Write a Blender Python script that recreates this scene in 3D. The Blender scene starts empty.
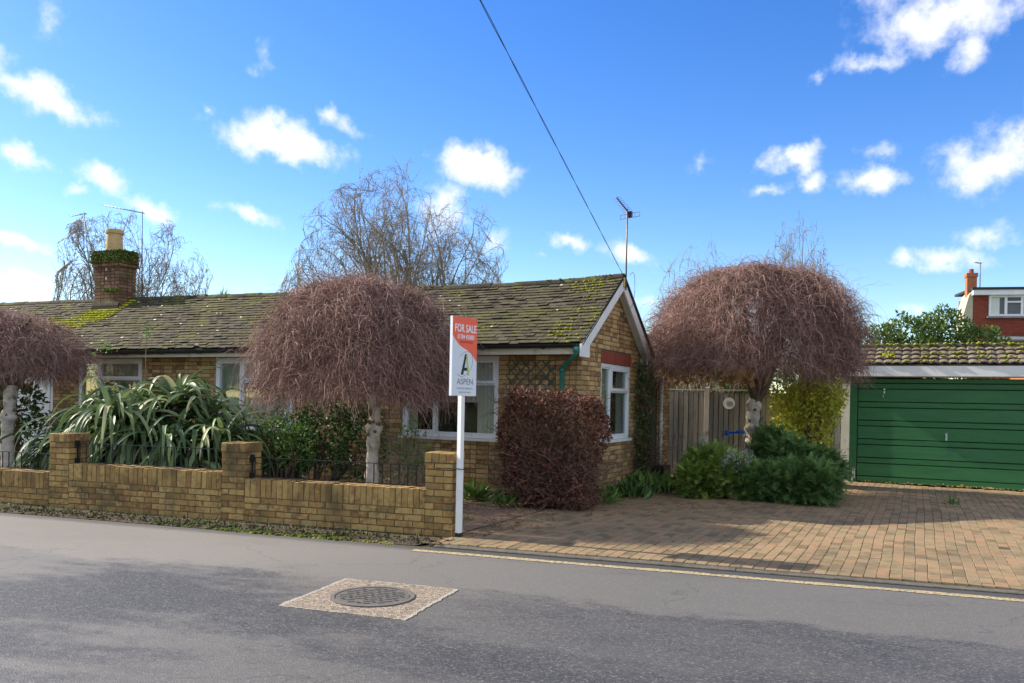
import bpy, bmesh, math, random
import numpy as np
from mathutils import Vector, Matrix

R = math.radians
rng = np.random.default_rng(7)
scene = bpy.context.scene
COL = scene.collection

# ------------------------------------------------------------------ materials
def new_mat(name):
    m = bpy.data.materials.new(name); m.use_nodes = True
    nt = m.node_tree; b = nt.nodes['Principled BSDF']
    return m, nt, b

def N(nt, kind, **kw):
    n = nt.nodes.new(kind)
    for k, v in kw.items():
        if k in n.inputs: n.inputs[k].default_value = v
        else: setattr(n, k, v)
    return n

def L(nt, a, ao, b, bi):
    nt.links.new(a.outputs[ao], b.inputs[bi])

def ramp(nt, cols, pos=None, interp='LINEAR'):
    r = nt.nodes.new('ShaderNodeValToRGB'); r.color_ramp.interpolation = interp
    n = len(cols); el = r.color_ramp.elements
    while len(el) < n: el.new(0.5)
    for i, c in enumerate(cols):
        el[i].position = pos[i] if pos else i / max(1, n - 1)
        el[i].color = (*c, 1)
    return r

def mathn(nt, op, a=None, b=None, c=None, clamp=False):
    n = nt.nodes.new('ShaderNodeMath'); n.operation = op; n.use_clamp = clamp
    for i, v in enumerate((a, b, c)):
        if v is None: continue
        if isinstance(v, (int, float)): n.inputs[i].default_value = v
        else: nt.links.new(v, n.inputs[i])
    return n.outputs[0]

def mixc(nt, fac, a, b, mode='MIX'):
    n = nt.nodes.new('ShaderNodeMix'); n.data_type = 'RGBA'; n.blend_type = mode
    for s, v in ((n.inputs[0], fac), (n.inputs[6], a), (n.inputs[7], b)):
        if isinstance(v, (int, float)): s.default_value = v
        elif isinstance(v, tuple): s.default_value = (*v, 1)
        else: nt.links.new(v, s)
    return n.outputs[2]

def noise(nt, scale, detail=4, rough=.6, vec=None, stretch=None):
    n = nt.nodes.new('ShaderNodeTexNoise')
    n.inputs['Scale'].default_value = scale; n.inputs['Detail'].default_value = detail
    n.inputs['Roughness'].default_value = rough
    if vec is None:
        tc = nt.nodes.new('ShaderNodeTexCoord'); vec = tc.outputs['Object']
    if stretch:
        mp = nt.nodes.new('ShaderNodeMapping'); mp.inputs['Scale'].default_value = stretch
        nt.links.new(vec, mp.inputs['Vector']); vec = mp.outputs[0]
    nt.links.new(vec, n.inputs['Vector'])
    return n.outputs['Fac']

def pm(name, cols, rough=.8, rnd=1.0, nz=(6, .35), bump=None, spec=.3, metal=0.0, stains=(), pos=None, sss=None, stretch=None, transl=0):
    """colour from the mesh's own per-piece number and a noise, plus stains (colour, scale, low, high, strength)"""
    m, nt, b = new_mat(name)
    at = nt.nodes.new('ShaderNodeAttribute'); at.attribute_name = 'rnd'
    nf = noise(nt, nz[0], stretch=stretch)
    nn = mathn(nt, 'MULTIPLY_ADD', nf, 2.0, -.5)
    a = mathn(nt, 'MULTIPLY', at.outputs['Fac'], rnd * (1 - nz[1]) if rnd else 0)
    f = mathn(nt, 'MULTIPLY_ADD', nn, nz[1] if rnd else 1.0, a, clamp=True)
    r = ramp(nt, cols, pos); nt.links.new(f, r.inputs[0])
    c = r.outputs[0]
    for (sc, ss, lo, hi, amt) in stains:
        s = noise(nt, ss, 5, .65)
        mr = N(nt, 'ShaderNodeMapRange'); nt.links.new(s, mr.inputs[0])
        mr.inputs[1].default_value = lo; mr.inputs[2].default_value = hi; mr.inputs[4].default_value = amt
        c = mixc(nt, mr.outputs[0], c, sc)
    nt.links.new(c, b.inputs['Base Color'])
    b.inputs['Roughness'].default_value = rough
    b.inputs['Specular IOR Level'].default_value = spec
    b.inputs['Metallic'].default_value = metal
    if bump:
        bn = noise(nt, bump[0], 4)
        bp = N(nt, 'ShaderNodeBump'); bp.inputs['Strength'].default_value = bump[1]; bp.inputs['Distance'].default_value = bump[2]
        nt.links.new(bn, bp.inputs['Height']); nt.links.new(bp.outputs[0], b.inputs['Normal'])
    if transl:
        tr = N(nt, 'ShaderNodeBsdfTranslucent'); nt.links.new(c, tr.inputs[0])
        mx = N(nt, 'ShaderNodeMixShader'); mx.inputs[0].default_value = transl
        out = nt.nodes['Material Output']
        nt.links.new(b.outputs[0], mx.inputs[1]); nt.links.new(tr.outputs[0], mx.inputs[2]); nt.links.new(mx.outputs[0], out.inputs[0])
    return m

M = {}
M['house_brick'] = pm('house_brick', [(.075, .048, .03), (.25, .15, .065), (.42, .27, .11), (.56, .385, .18), (.30, .165, .075), (.13, .078, .045)], rough=.92, nz=(14, .3), bump=(90, .5, .004),
                      stains=[((.09, .075, .05), 1.1, .55, .75, .45), ((.55, .47, .33), 8, .62, .75, .5)])
M['wall_brick'] = pm('wall_brick', [(.075, .048, .024), (.235, .142, .052), (.34, .212, .075), (.44, .295, .11), (.27, .148, .055), (.13, .08, .034)], rough=.93, nz=(16, .35), bump=(70, .8, .006),
                     stains=[((.05, .042, .025), 2.0, .50, .70, .8), ((.08, .06, .03), 7, .54, .66, .5), ((.13, .12, .045), 3.1, .60, .75, .5), ((.5, .42, .27), 9, .66, .76, .4)])
M['mortar'] = pm('mortar', [(.07, .058, .042), (.13, .11, .08)], rough=.95, rnd=0, nz=(20, 1), bump=(60, .5, .004))
M['dark_mortar'] = pm('dark_mortar', [(.09, .065, .035), (.18, .13, .07)], rough=.95, rnd=0, nz=(12, 1), bump=(60, .5, .004))
M['red_brick'] = pm('red_brick', [(.16, .04, .025), (.30, .075, .045), (.23, .05, .03)], rough=.9, bump=(60, .4, .004))
M['chimney_brick'] = pm('chimney_brick', [(.05, .028, .022), (.13, .062, .04), (.20, .115, .07), (.08, .042, .032)], rough=.93, bump=(60, .6, .005),
                        stains=[((.07, .08, .02), 3, .52, .68, .6)])
M['roof_tile'] = pm('roof_tile', [(.018, .014, .009), (.050, .041, .024), (.090, .074, .044), (.036, .029, .018)], rough=.95, nz=(3, .5), bump=(50, .7, .006),
                    stains=[((.10, .10, .02), 1.6, .48, .64, .75), ((.03, .026, .017), 2.6, .54, .7, .6), ((.36, .34, .28), 11, .69, .73, .8)])
M['garage_tile'] = pm('garage_tile', [(.06, .042, .030), (.13, .10, .072), (.20, .165, .125), (.09, .066, .048)], rough=.95, nz=(8, .4), bump=(40, .7, .006),
                      stains=[((.20, .20, .035), 6, .60, .70, .7), ((.05, .045, .03), 4, .54, .68, .6), ((.5, .48, .42), 13, .68, .73, .8)])
M['ridge_tile'] = pm('ridge_tile', [(.03, .025, .018), (.07, .058, .04)], rough=.95, bump=(30, .8, .01), stains=[((.11, .115, .02), 3, .5, .62, .8)])
M['moss'] = pm('moss', [(.12, .13, .02), (.26, .26, .035), (.36, .35, .05)], rough=1, bump=(120, .9, .01), spec=.1)
M['chimney_foot_moss'] = pm('chimney_foot_moss', [(.20, .21, .02), (.38, .38, .04), (.50, .48, .06)], rough=1, spec=.1)
M['dark_moss'] = pm('dark_moss', [(.03, .045, .012), (.07, .095, .02), (.14, .16, .03)], rough=1, bump=(120, .9, .01), spec=.1)
M['white_paint'] = pm('white_paint', [(.66, .66, .66), (.80, .80, .80)], rough=.45, rnd=0, nz=(3, 1), spec=.4, stains=[((.45, .43, .38), 4, .60, .8, .5)])
M['upvc'] = pm('upvc', [(.74, .76, .80), (.82, .83, .85)], rough=.3, rnd=0, nz=(3, 1), spec=.5)
M['cream_paint'] = pm('cream_paint', [(.58, .52, .40), (.70, .65, .53)], rough=.6, rnd=0, nz=(2, 1), stains=[((.28, .22, .14), 5, .56, .7, .7)])
M['fascia_paint'] = pm('fascia_paint', [(.68, .67, .64), (.80, .79, .76)], rough=.5, rnd=0, nz=(2, 1), stains=[((.32, .30, .27), 6, .6, .75, .6)])
M['black_plastic'] = pm('black_plastic', [(.012, .012, .013), (.03, .03, .03)], rough=.45, rnd=0, nz=(6, 1))
M['black_metal'] = pm('black_metal', [(.008, .009, .010), (.022, .021, .02)], rough=.6, rnd=0, nz=(25, 1), spec=.3)
M['green_pipe'] = pm('green_pipe', [(.012, .13, .10), (.03, .20, .15)], rough=.35, rnd=0, nz=(10, 1), spec=.5, stains=[((.5, .55, .5), 14, .62, .68, .8)])
M['garage_green'] = pm('garage_green', [(.022, .118, .036), (.038, .165, .055)], rough=.5, rnd=0, nz=(1.5, 1), spec=.4,
                       stains=[((.01, .07, .07), 2.5, .62, .75, .6), ((.55, .55, .5), 22, .76, .78, .8)], stretch=(1, 1, 8))
M['rust'] = pm('rust', [(.22, .10, .03), (.50, .36, .12), (.62, .50, .22)], rough=.9, nz=(20, .5))
M['slot_dark'] = pm('slot_dark', [(.004, .012, .006), (.006, .02, .01)], rough=.7, rnd=0)
M['steel'] = pm('steel', [(.35, .36, .37), (.55, .56, .58)], rough=.35, rnd=0, metal=.9)
M['aerial_metal'] = pm('aerial_metal', [(.10, .08, .075), (.22, .17, .15)], rough=.5, rnd=0, metal=.5, nz=(30, 1))
M['lead'] = pm('lead', [(.16, .17, .17), (.28, .29, .29)], rough=.7, rnd=0, nz=(8, 1))
M['clay_pot'] = pm('clay_pot', [(.42, .28, .12), (.56, .40, .20)], rough=.8, rnd=0, nz=(8, 1), stains=[((.2, .14, .08), 9, .58, .7, .6)])
M['weep_twig'] = pm('weep_twig', [(.06, .030, .025), (.19, .102, .082), (.36, .21, .175), (.56, .385, .32)], rough=.75, nz=(1.2, .25), spec=.35)
M['weep_bark'] = pm('weep_bark', [(.09, .06, .04), (.20, .15, .11)], rough=.9, rnd=0, nz=(10, 1), bump=(40, .7, .01))
M['pale_bark'] = pm('pale_bark', [(.22, .17, .12), (.48, .42, .34), (.62, .56, .48)], rough=.85, rnd=0, nz=(5, 1), bump=(14, .5, .012), stretch=(1, 1, 1.6),
                    stains=[((.07, .05, .03), 6, .57, .70, .8), ((.20, .17, .07), 3, .52, .7, .6)])
M['birch_twig'] = pm('birch_twig', [(.17, .14, .11), (.34, .285, .22)], rough=.8, nz=(1, .2))
M['birch_limb'] = pm('birch_limb', [(.17, .145, .10), (.34, .29, .20)], rough=.85, nz=(6, .5))
M['blade'] = pm('blade', [(.05, .09, .034), (.11, .17, .062), (.225, .295, .115), (.44, .47, .25), (.54, .34, .10)], rough=.5, nz=(2, .15), spec=.3, pos=[0, .4, .75, .93, 1], transl=.22)
M['hedge_leaf'] = pm('hedge_leaf', [(.055, .02, .014), (.14, .05, .03), (.27, .115, .065), (.46, .30, .19)], rough=.6, nz=(3, .15), pos=[0, .5, .9, 1], spec=.4, transl=.1)
M['hedge_twig'] = pm('hedge_twig', [(.09, .05, .035), (.26, .15, .10)], rough=.8)
M['conifer'] = pm('conifer', [(.08, .14, .025), (.19, .29, .055), (.36, .46, .10)], rough=.7, nz=(3, .3), spec=.25, transl=.1)
M['dark_conifer'] = pm('dark_conifer', [(.045, .10, .03), (.10, .19, .055), (.20, .30, .085)], rough=.7, nz=(3, .3), spec=.25)
M['laurel'] = pm('laurel', [(.035, .065, .015), (.09, .15, .032), (.20, .27, .065)], rough=.55, nz=(1, .3), spec=.25, transl=.25)
M['yellow_leaf'] = pm('yellow_leaf', [(.24, .28, .035), (.52, .52, .07), (.72, .66, .12)], rough=.5, nz=(2, .25), transl=.3)
M['bright_leaf'] = pm('bright_leaf', [(.05, .11, .025), (.12, .22, .05), (.26, .36, .08)], rough=.6, nz=(2, .25), transl=.2)
M['dark_leaf'] = pm('dark_leaf', [(.025, .055, .018), (.055, .11, .03), (.11, .18, .05)], rough=.6, nz=(2, .25), spec=.2)
M['grey_leaf'] = pm('grey_leaf', [(.22, .26, .20), (.45, .48, .42)], rough=.7, nz=(2, .2))
M['pink_leaf'] = pm('pink_leaf', [(.16, .04, .035), (.33, .11, .09), (.14, .14, .04)], rough=.6, nz=(2, .2))
M['litter'] = pm('litter', [(.09, .045, .025), (.24, .12, .065), (.40, .24, .13)], rough=.85, nz=(2, .1))
M['verge_leaf'] = pm('verge_leaf', [(.03, .022, .015), (.09, .06, .04), (.20, .13, .08)], rough=.9)
M['dry_leaf'] = pm('dry_leaf', [(.30, .15, .05), (.50, .32, .12)], rough=.7, nz=(2, .1), transl=.25)
M['fence_wood'] = pm('fence_wood', [(.22, .185, .14), (.40, .35, .28), (.52, .47, .39)], rough=.9, nz=(5, .5), stretch=(8, 8, .8), bump=(30, .4, .004),
                     stains=[((.04, .035, .025), 3, .58, .7, .6), ((.10, .12, .06), 1.5, .58, .75, .4)])
M['plaque'] = pm('plaque', [(.60, .58, .50), (.70, .67, .60)], rough=.5, rnd=0)
M['blue_plastic'] = pm('blue_plastic', [(.01, .10, .55), (.02, .16, .75)], rough=.35, rnd=0)
M['trellis_green'] = pm('trellis_green', [(.03, .075, .07), (.09, .15, .13)], rough=.7, rnd=0, nz=(15, 1))
M['sign_white'] = pm('sign_white', [(.62, .66, .74), (.66, .70, .78)], rough=.4, rnd=0, nz=(2, 1))
M['sign_red'] = pm('sign_red', [(.80, .105, .055), (.84, .13, .07)], rough=.4, rnd=0, nz=(2, 1))
M['sign_darkred'] = pm('sign_darkred', [(.55, .04, .03), (.6, .05, .03)], rough=.4, rnd=0)
M['sign_letter'] = pm('sign_letter', [(.78, .78, .80), (.82, .82, .84)], rough=.4, rnd=0)
M['sign_black'] = pm('sign_black', [(.01, .01, .012), (.015, .015, .02)], rough=.4, rnd=0)
M['sign_grey'] = pm('sign_grey', [(.16, .17, .21), (.2, .21, .25)], rough=.4, rnd=0)
M['sign_green'] = pm('sign_green', [(.38, .50, .05), (.42, .55, .07)], rough=.4, rnd=0)
M['curtain'] = pm('curtain', [(.80, .83, .74), (.88, .90, .84)], rough=.9, rnd=0, nz=(2, 1), transl=.3)
M['green_curtain'] = pm('green_curtain', [(.66, .78, .60), (.76, .86, .70)], rough=.9, rnd=0, nz=(2, 1))
M['interior'] = pm('interior', [(.05, .045, .04), (.08, .07, .06)], rough=.9, rnd=0)
M['cable'] = pm('cable', [(.03, .03, .035), (.05, .05, .055)], rough=.6, rnd=0)
M['slate'] = pm('slate', [(.10, .10, .11), (.18, .18, .19)], rough=.8, rnd=0, nz=(4, 1), stretch=(1, 1, 8))
M['render_cream'] = pm('render_cream', [(.42, .38, .27), (.52, .48, .35)], rough=.9, rnd=0)
M['orange_brick'] = pm('orange_brick', [(.35, .12, .06), (.45, .17, .08)], rough=.9, rnd=0, nz=(8, 1))
M['soil'] = pm('soil', [(.045, .032, .02), (.10, .075, .05)], rough=1, rnd=0, nz=(9, 1), bump=(40, .9, .02), stains=[((.06, .08, .02), 2, .55, .7, .7)])
M['ground'] = pm('ground', [(.05, .07, .02), (.09, .11, .04)], rough=1, rnd=0, nz=(3, 1), bump=(20, .8, .02))
M['gravel'] = pm('gravel', [(.15, .09, .06), (.30, .20, .13), (.42, .31, .20)], rough=.95, rnd=0, nz=(28, 1), bump=(60, 1, .02), stains=[((.10, .07, .045), 3, .5, .65, .6)])
M['paver'] = pm('paver', [(.10, .072, .038), (.19, .136, .073), (.27, .195, .105), (.30, .182, .10), (.24, .185, .105), (.145, .106, .058)], rough=.9, nz=(9, .25), bump=(120, .5, .003),
                stains=[((.09, .075, .045), .8, .48, .70, .5), ((.08, .065, .04), 2.6, .54, .70, .4), ((.10, .115, .04), 3.5, .58, .7, .45)])
M['joint_sand'] = pm('joint_sand', [(.05, .04, .025), (.10, .085, .05)], rough=1, rnd=0, nz=(15, 1), stains=[((.06, .08, .02), 2, .55, .7, .6)])
M['kerb'] = pm('kerb', [(.07, .062, .05), (.15, .135, .11)], rough=.9, rnd=0, nz=(14, 1), bump=(80, .5, .004), stains=[((.05, .045, .035), 2, .52, .65, .7), ((.10, .12, .04), 2.5, .6, .7, .5)])
M['pavement'] = pm('pavement', [(.18, .17, .15), (.26, .25, .23)], rough=.9, rnd=0, nz=(8, 1))
M['bare_concrete'] = pm('bare_concrete', [(.25, .23, .20), (.38, .36, .32)], rough=.9, rnd=0, nz=(10, 1), bump=(50, .5, .004))

# glass: mostly clear, reflecting at grazing angles
def glass():
    m, nt, b = new_mat('window_glass')
    out = nt.nodes['Material Output']
    tr = N(nt, 'ShaderNodeBsdfTransparent'); tr.inputs[0].default_value = (.98, 1, .99, 1)
    gl = N(nt, 'ShaderNodeBsdfGlossy'); gl.inputs['Roughness'].default_value = .02
    fr = N(nt, 'ShaderNodeFresnel'); fr.inputs[0].default_value = 1.5
    f = mathn(nt, 'MULTIPLY', fr.outputs[0], .8, clamp=True)
    mx = N(nt, 'ShaderNodeMixShader'); nt.links.new(f, mx.inputs[0])
    nt.links.new(tr.outputs[0], mx.inputs[1]); nt.links.new(gl.outputs[0], mx.inputs[2]); nt.links.new(mx.outputs[0], out.inputs[0])
    return m
M['glass'] = glass()

def asphalt():
    m, nt, b = new_mat('asphalt')
    tc = N(nt, 'ShaderNodeTexCoord'); sep = N(nt, 'ShaderNodeSeparateXYZ'); L(nt, tc, 'Object', sep, 0)
    u, v = sep.outputs[0], sep.outputs[1]
    agg = N(nt, 'ShaderNodeTexVoronoi'); agg.inputs['Scale'].default_value = 85; L(nt, tc, 'Object', agg, 'Vector')
    ac = ramp(nt, [(.028, .0275, .027), (.050, .049, .048), (.082, .080, .077), (.17, .165, .155)], [0, .45, .85, 1])
    sepc = N(nt, 'ShaderNodeSeparateColor'); L(nt, agg, 'Color', sepc, 0); L(nt, sepc, 0, ac, 0)
    # the strip by the kerb: worn, pale, dusty
    n1 = noise(nt, 1.3, 7, .62, stretch=(.35, 1, 1)); n2 = noise(nt, .5, 4, .6, stretch=(.4, 1, 1)); n3 = noise(nt, 7, 6, .7, stretch=(.5, 1, 1))
    e = mathn(nt, 'MULTIPLY_ADD', n1, 1.5, v); e = mathn(nt, 'MULTIPLY_ADD', n3, .55, e)
    mr = N(nt, 'ShaderNodeMapRange', interpolation_type='SMOOTHSTEP'); nt.links.new(e, mr.inputs[0]); mr.inputs[1].default_value = -.60; mr.inputs[2].default_value = -.38
    worn = mr.outputs[0]
    # scattered pale scuffs along the lane, mostly to the left
    sc = N(nt, 'ShaderNodeMapRange', interpolation_type='SMOOTHSTEP'); nt.links.new(mathn(nt, 'MULTIPLY_ADD', n3, .3, n2), sc.inputs[0]); sc.inputs[1].default_value = .54; sc.inputs[2].default_value = .70
    left = N(nt, 'ShaderNodeMapRange'); nt.links.new(u, left.inputs[0]); left.inputs[1].default_value = 2.6; left.inputs[2].default_value = -1.5; left.inputs[3].default_value = .25; left.inputs[4].default_value = .9
    scuff = mathn(nt, 'MULTIPLY', sc.outputs[0], left.outputs[0])
    c1 = mixc(nt, mathn(nt, 'MULTIPLY', worn, .5), ac.outputs[0], (.155, .147, .138))
    tan = N(nt, 'ShaderNodeMapRange'); nt.links.new(u, tan.inputs[0]); tan.inputs[1].default_value = .3; tan.inputs[2].default_value = -2.2; tan.inputs[4].default_value = .55
    c1 = mixc(nt, mathn(nt, 'MULTIPLY', worn, tan.outputs[0]), c1, (.27, .238, .195))
    c1 = mixc(nt, mathn(nt, 'MULTIPLY', scuff, .8), c1, (.22, .20, .172))
    # dirt line in the channel
    ch = N(nt, 'ShaderNodeMapRange'); nt.links.new(mathn(nt, 'MULTIPLY_ADD', n3, .2, v), ch.inputs[0]); ch.inputs[1].default_value = .06; ch.inputs[2].default_value = .22; ch.inputs[4].default_value = .75
    c1 = mixc(nt, ch.outputs[0], c1, (.035, .032, .026))
    c1 = mixc(nt, .22, c1, mixc(nt, n2, (.045, .044, .044), (.11, .105, .10)))
    # fine cracks
    ck = N(nt, 'ShaderNodeTexVoronoi'); ck.feature = 'DISTANCE_TO_EDGE'; ck.inputs['Scale'].default_value = .55
    wv = N(nt, 'ShaderNodeVectorMath'); wv.operation = 'MULTIPLY_ADD'
    nz = N(nt, 'ShaderNodeTexNoise'); nz.inputs['Scale'].default_value = 3; nz.inputs['Detail'].default_value = 6; L(nt, tc, 'Object', nz, 'Vector')
    L(nt, nz, 'Color', wv, 0); wv.inputs[1].default_value = (.5, .5, .5); L(nt, tc, 'Object', wv, 2); L(nt, wv, 0, ck, 'Vector')
    ckm = N(nt, 'ShaderNodeMapRange'); L(nt, ck, 'Distance', ckm, 0); ckm.inputs[1].default_value = .006; ckm.inputs[2].default_value = 0
    ckf = mathn(nt, 'MULTIPLY', ckm.outputs[0], mathn(nt, 'GREATER_THAN', n2, .52))
    c1 = mixc(nt, mathn(nt, 'MULTIPLY', ckf, .35), c1, (.02, .02, .02))
    nt.links.new(c1, b.inputs['Base Color'])
    rr = mathn(nt, 'MULTIPLY_ADD', worn, .2, .62); nt.links.new(rr, b.inputs['Roughness'])
    b.inputs['Specular IOR Level'].default_value = .35
    bp = N(nt, 'ShaderNodeBump'); bp.inputs['Strength'].default_value = .55; bp.inputs['Distance'].default_value = .004
    L(nt, agg, 'Distance', bp, 'Height'); L(nt, bp, 0, b, 'Normal')
    return m
M['asphalt'] = asphalt()

def line_paint():
    m, nt, b = new_mat('yellow_line_paint')
    f = noise(nt, 30, 6, .7); r = ramp(nt, [(.10, .09, .075), (.36, .28, .15), (.60, .46, .23)], [.40, .50, .68]); nt.links.new(f, r.inputs[0])
    nt.links.new(r.outputs[0], b.inputs['Base Color']); b.inputs['Roughness'].default_value = .8
    return m
M['yellow_line'] = line_paint()

def patch_mat():
    m, nt, b = new_mat('patch_aggregate')
    tc = N(nt, 'ShaderNodeTexCoord'); agg = N(nt, 'ShaderNodeTexVoronoi'); agg.inputs['Scale'].default_value = 70; L(nt, tc, 'Object', agg, 'Vector')
    sepc = N(nt, 'ShaderNodeSeparateColor'); L(nt, agg, 'Color', sepc, 0)
    ac = ramp(nt, [(.10, .075, .055), (.20, .155, .11), (.30, .24, .175), (.42, .34, .25)], [0, .4, .8, 1]); L(nt, sepc, 0, ac, 0)
    sep = N(nt, 'ShaderNodeSeparateXYZ'); L(nt, tc, 'Object', sep, 0)
    ax = mathn(nt, 'ABSOLUTE', sep.outputs[0]); ay = mathn(nt, 'ABSOLUTE', sep.outputs[1]); mx = mathn(nt, 'MAXIMUM', ax, ay)
    mx = mathn(nt, 'MULTIPLY_ADD', noise(nt, 14, 4), .03, mx)
    ed = mathn(nt, 'GREATER_THAN', mx, .505)
    nt.links.new(mixc(nt, mathn(nt, 'MULTIPLY', ed, .6), ac.outputs[0], (.42, .38, .31)), b.inputs['Base Color'])
    b.inputs['Roughness'].default_value = .9
    bp = N(nt, 'ShaderNodeBump'); bp.inputs['Strength'].default_value = 1; bp.inputs['Distance'].default_value = .006
    L(nt, agg, 'Distance', bp, 'Height'); L(nt, bp, 0, b, 'Normal')
    return m
M['patch'] = patch_mat()
M['cast_iron'] = pm('cast_iron', [(.085, .078, .068), (.17, .15, .13)], rough=.75, nz=(20, .6), bump=(60, .5, .003), spec=.4)
M['cast_iron_dark'] = pm('cast_iron_dark', [(.02, .02, .018), (.05, .045, .04)], rough=.8, nz=(20, .6))

# ------------------------------------------------------------------ mesh tools
def link(name, me, parent=None, mat=None):
    o = bpy.data.objects.new(name, me); COL.objects.link(o)
    if mat is not None:
        for x in (mat if isinstance(mat, (list, tuple)) else [mat]): me.materials.append(M[x] if isinstance(x, str) else x)
    if parent is not None: o.parent = parent
    return o

def raw_mesh(name, V, faces, rnd=None, smooth=False):
    """faces: list of (n,k) int arrays"""
    V = np.asarray(V, dtype=np.float32)
    me = bpy.data.meshes.new(name)
    me.vertices.add(len(V)); me.vertices.foreach_set('co', V.ravel())
    loops = np.concatenate([f.ravel() for f in faces]); counts = np.concatenate([np.full(len(f), f.shape[1]) for f in faces])
    me.loops.add(len(loops)); me.loops.foreach_set('vertex_index', loops.astype(np.int32))
    me.polygons.add(len(counts))
    starts = np.concatenate([[0], np.cumsum(counts)[:-1]]).astype(np.int32)
    me.polygons.foreach_set('loop_start', starts)
    me.polygons.foreach_set('use_smooth', np.full(len(counts), bool(smooth)))
    me.update(calc_edges=True)
    if rnd is not None:
        a = me.attributes.new('rnd', 'FLOAT', 'POINT'); a.data.foreach_set('value', np.asarray(rnd, dtype=np.float32))
    return me

class MB:
    def __init__(s): s.V = []; s.F = {}; s.R = []; s.n = 0
    def add(s, V, F, r=None):
        V = np.asarray(V, float).reshape(-1, 3)
        if r is None: r = rng.random()
        rr = np.full(len(V), r) if np.isscalar(r) else np.asarray(r)
        s.V.append(V); s.R.append(rr)
        for f in (F if isinstance(F, list) else [F]):
            f = np.asarray(f); s.F.setdefault(f.shape[1], []).append(f + s.n)
        s.n += len(V)
    def hexa(s, c, r=None):   # c: 8 corners, bottom 4 ccw then top 4
        s.add(c, np.array([[3, 2, 1, 0], [4, 5, 6, 7], [0, 1, 5, 4], [1, 2, 6, 5], [2, 3, 7, 6], [3, 0, 4, 7]]), r)
    def box(s, x0, x1, y0, y1, z0, z1, r=None):
        s.hexa([(x0, y0, z0), (x1, y0, z0), (x1, y1, z0), (x0, y1, z0), (x0, y0, z1), (x1, y0, z1), (x1, y1, z1), (x0, y1, z1)], r)
    def cham(s, x0, x1, y0, y1, z0, z1, c=.006, r=None):   # block with chamfered top
        s.add([(x0, y0, z0), (x1, y0, z0), (x1, y1, z0), (x0, y1, z0), (x0, y0, z1 - c), (x1, y0, z1 - c), (x1, y1, z1 - c), (x0, y1, z1 - c),
               (x0 + c, y0 + c, z1), (x1 - c, y0 + c, z1), (x1 - c, y1 - c, z1), (x0 + c, y1 - c, z1)],
              np.array([[0, 1, 5, 4], [1, 2, 6, 5], [2, 3, 7, 6], [3, 0, 4, 7], [4, 5, 9, 8], [5, 6, 10, 9], [6, 7, 11, 10], [7, 4, 8, 11], [8, 9, 10, 11]]), r)
    def tube(s, P, r, sides=8, cap=True, tint=None):
        P = np.asarray(P, float); n = len(P); rad = np.full(n, r) if np.isscalar(r) else np.asarray(r, float)
        V, Q = tubes(P[None], rad[None], sides)
        s.add(V, [Q] + ([np.arange(sides)[::-1][None], (np.arange(sides) + (n - 1) * sides)[None]] if cap else []), tint)
    def prism(s, poly, axis, a, b, r=None):
        """poly: 2D points; axis 'x','y','z' the extrusion axis from a to b"""
        k = len(poly); P = []
        for t in (a, b):
            for (p, q) in poly:
                P.append({'x': (t, p, q), 'y': (p, t, q), 'z': (p, q, t)}[axis])
        F = [np.array([[i, (i + 1) % k, k + (i + 1) % k, k + i] for i in range(k)]), np.arange(k)[::-1][None], (np.arange(k) + k)[None]]
        s.add(P, F, r)
    def build(s, name, mat, parent=None, smooth=False, fix=True):
        me = raw_mesh(name, np.concatenate(s.V), [np.concatenate(f) for f in s.F.values()], np.concatenate(s.R), smooth)
        if fix and s.n < 60000:
            bm = bmesh.new(); bm.from_mesh(me); bmesh.ops.recalc_face_normals(bm, faces=bm.faces); bm.to_mesh(me); bm.free()
        return link(name, me, parent, mat)

def tubes(P, rad, sides=3):
    """P (T,S,3), rad (T,S) -> verts, quads"""
    T, S, _ = P.shape
    d = np.gradient(P, axis=1); d /= np.linalg.norm(d, axis=2, keepdims=True) + 1e-9
    ref = np.where(np.abs(d[:, :1, 2:3]) > .85, np.array([1., 0, 0]), np.array([0, 0, 1.]))
    a = np.cross(d, np.broadcast_to(ref, d.shape)); a /= np.linalg.norm(a, axis=2, keepdims=True) + 1e-9
    b = np.cross(d, a)
    th = np.linspace(0, 2 * np.pi, sides, endpoint=False)
    V = P[:, :, None] + rad[:, :, None, None] * (np.cos(th)[None, None, :, None] * a[:, :, None] + np.sin(th)[None, None, :, None] * b[:, :, None])
    idx = np.arange(T * S * sides).reshape(T, S, sides)
    q = np.stack([idx[:, :-1], np.roll(idx, -1, 2)[:, :-1], np.roll(idx, -1, 2)[:, 1:], idx[:, 1:]], axis=-1)
    return V.reshape(-1, 3), q.reshape(-1, 4)

def tube_mesh(name, groups, mat, parent=None, sides=3, tint=None):
    """groups: list of (P,rad) with possibly different S"""
    Vs, Qs, Rs, n = [], [], [], 0
    for P, rad in groups:
        V, Q = tubes(P, rad, sides); Vs.append(V); Qs.append(Q + n); n += len(V)
        Rs.append(np.repeat(rng.random(len(P)) if tint is None else np.full(len(P), tint), P.shape[1] * sides))
    return link(name, raw_mesh(name, np.concatenate(Vs), [np.concatenate(Qs)], np.concatenate(Rs), True), parent, mat)

def unit(v): return v / (np.linalg.norm(v, axis=-1, keepdims=True) + 1e-9)

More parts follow.
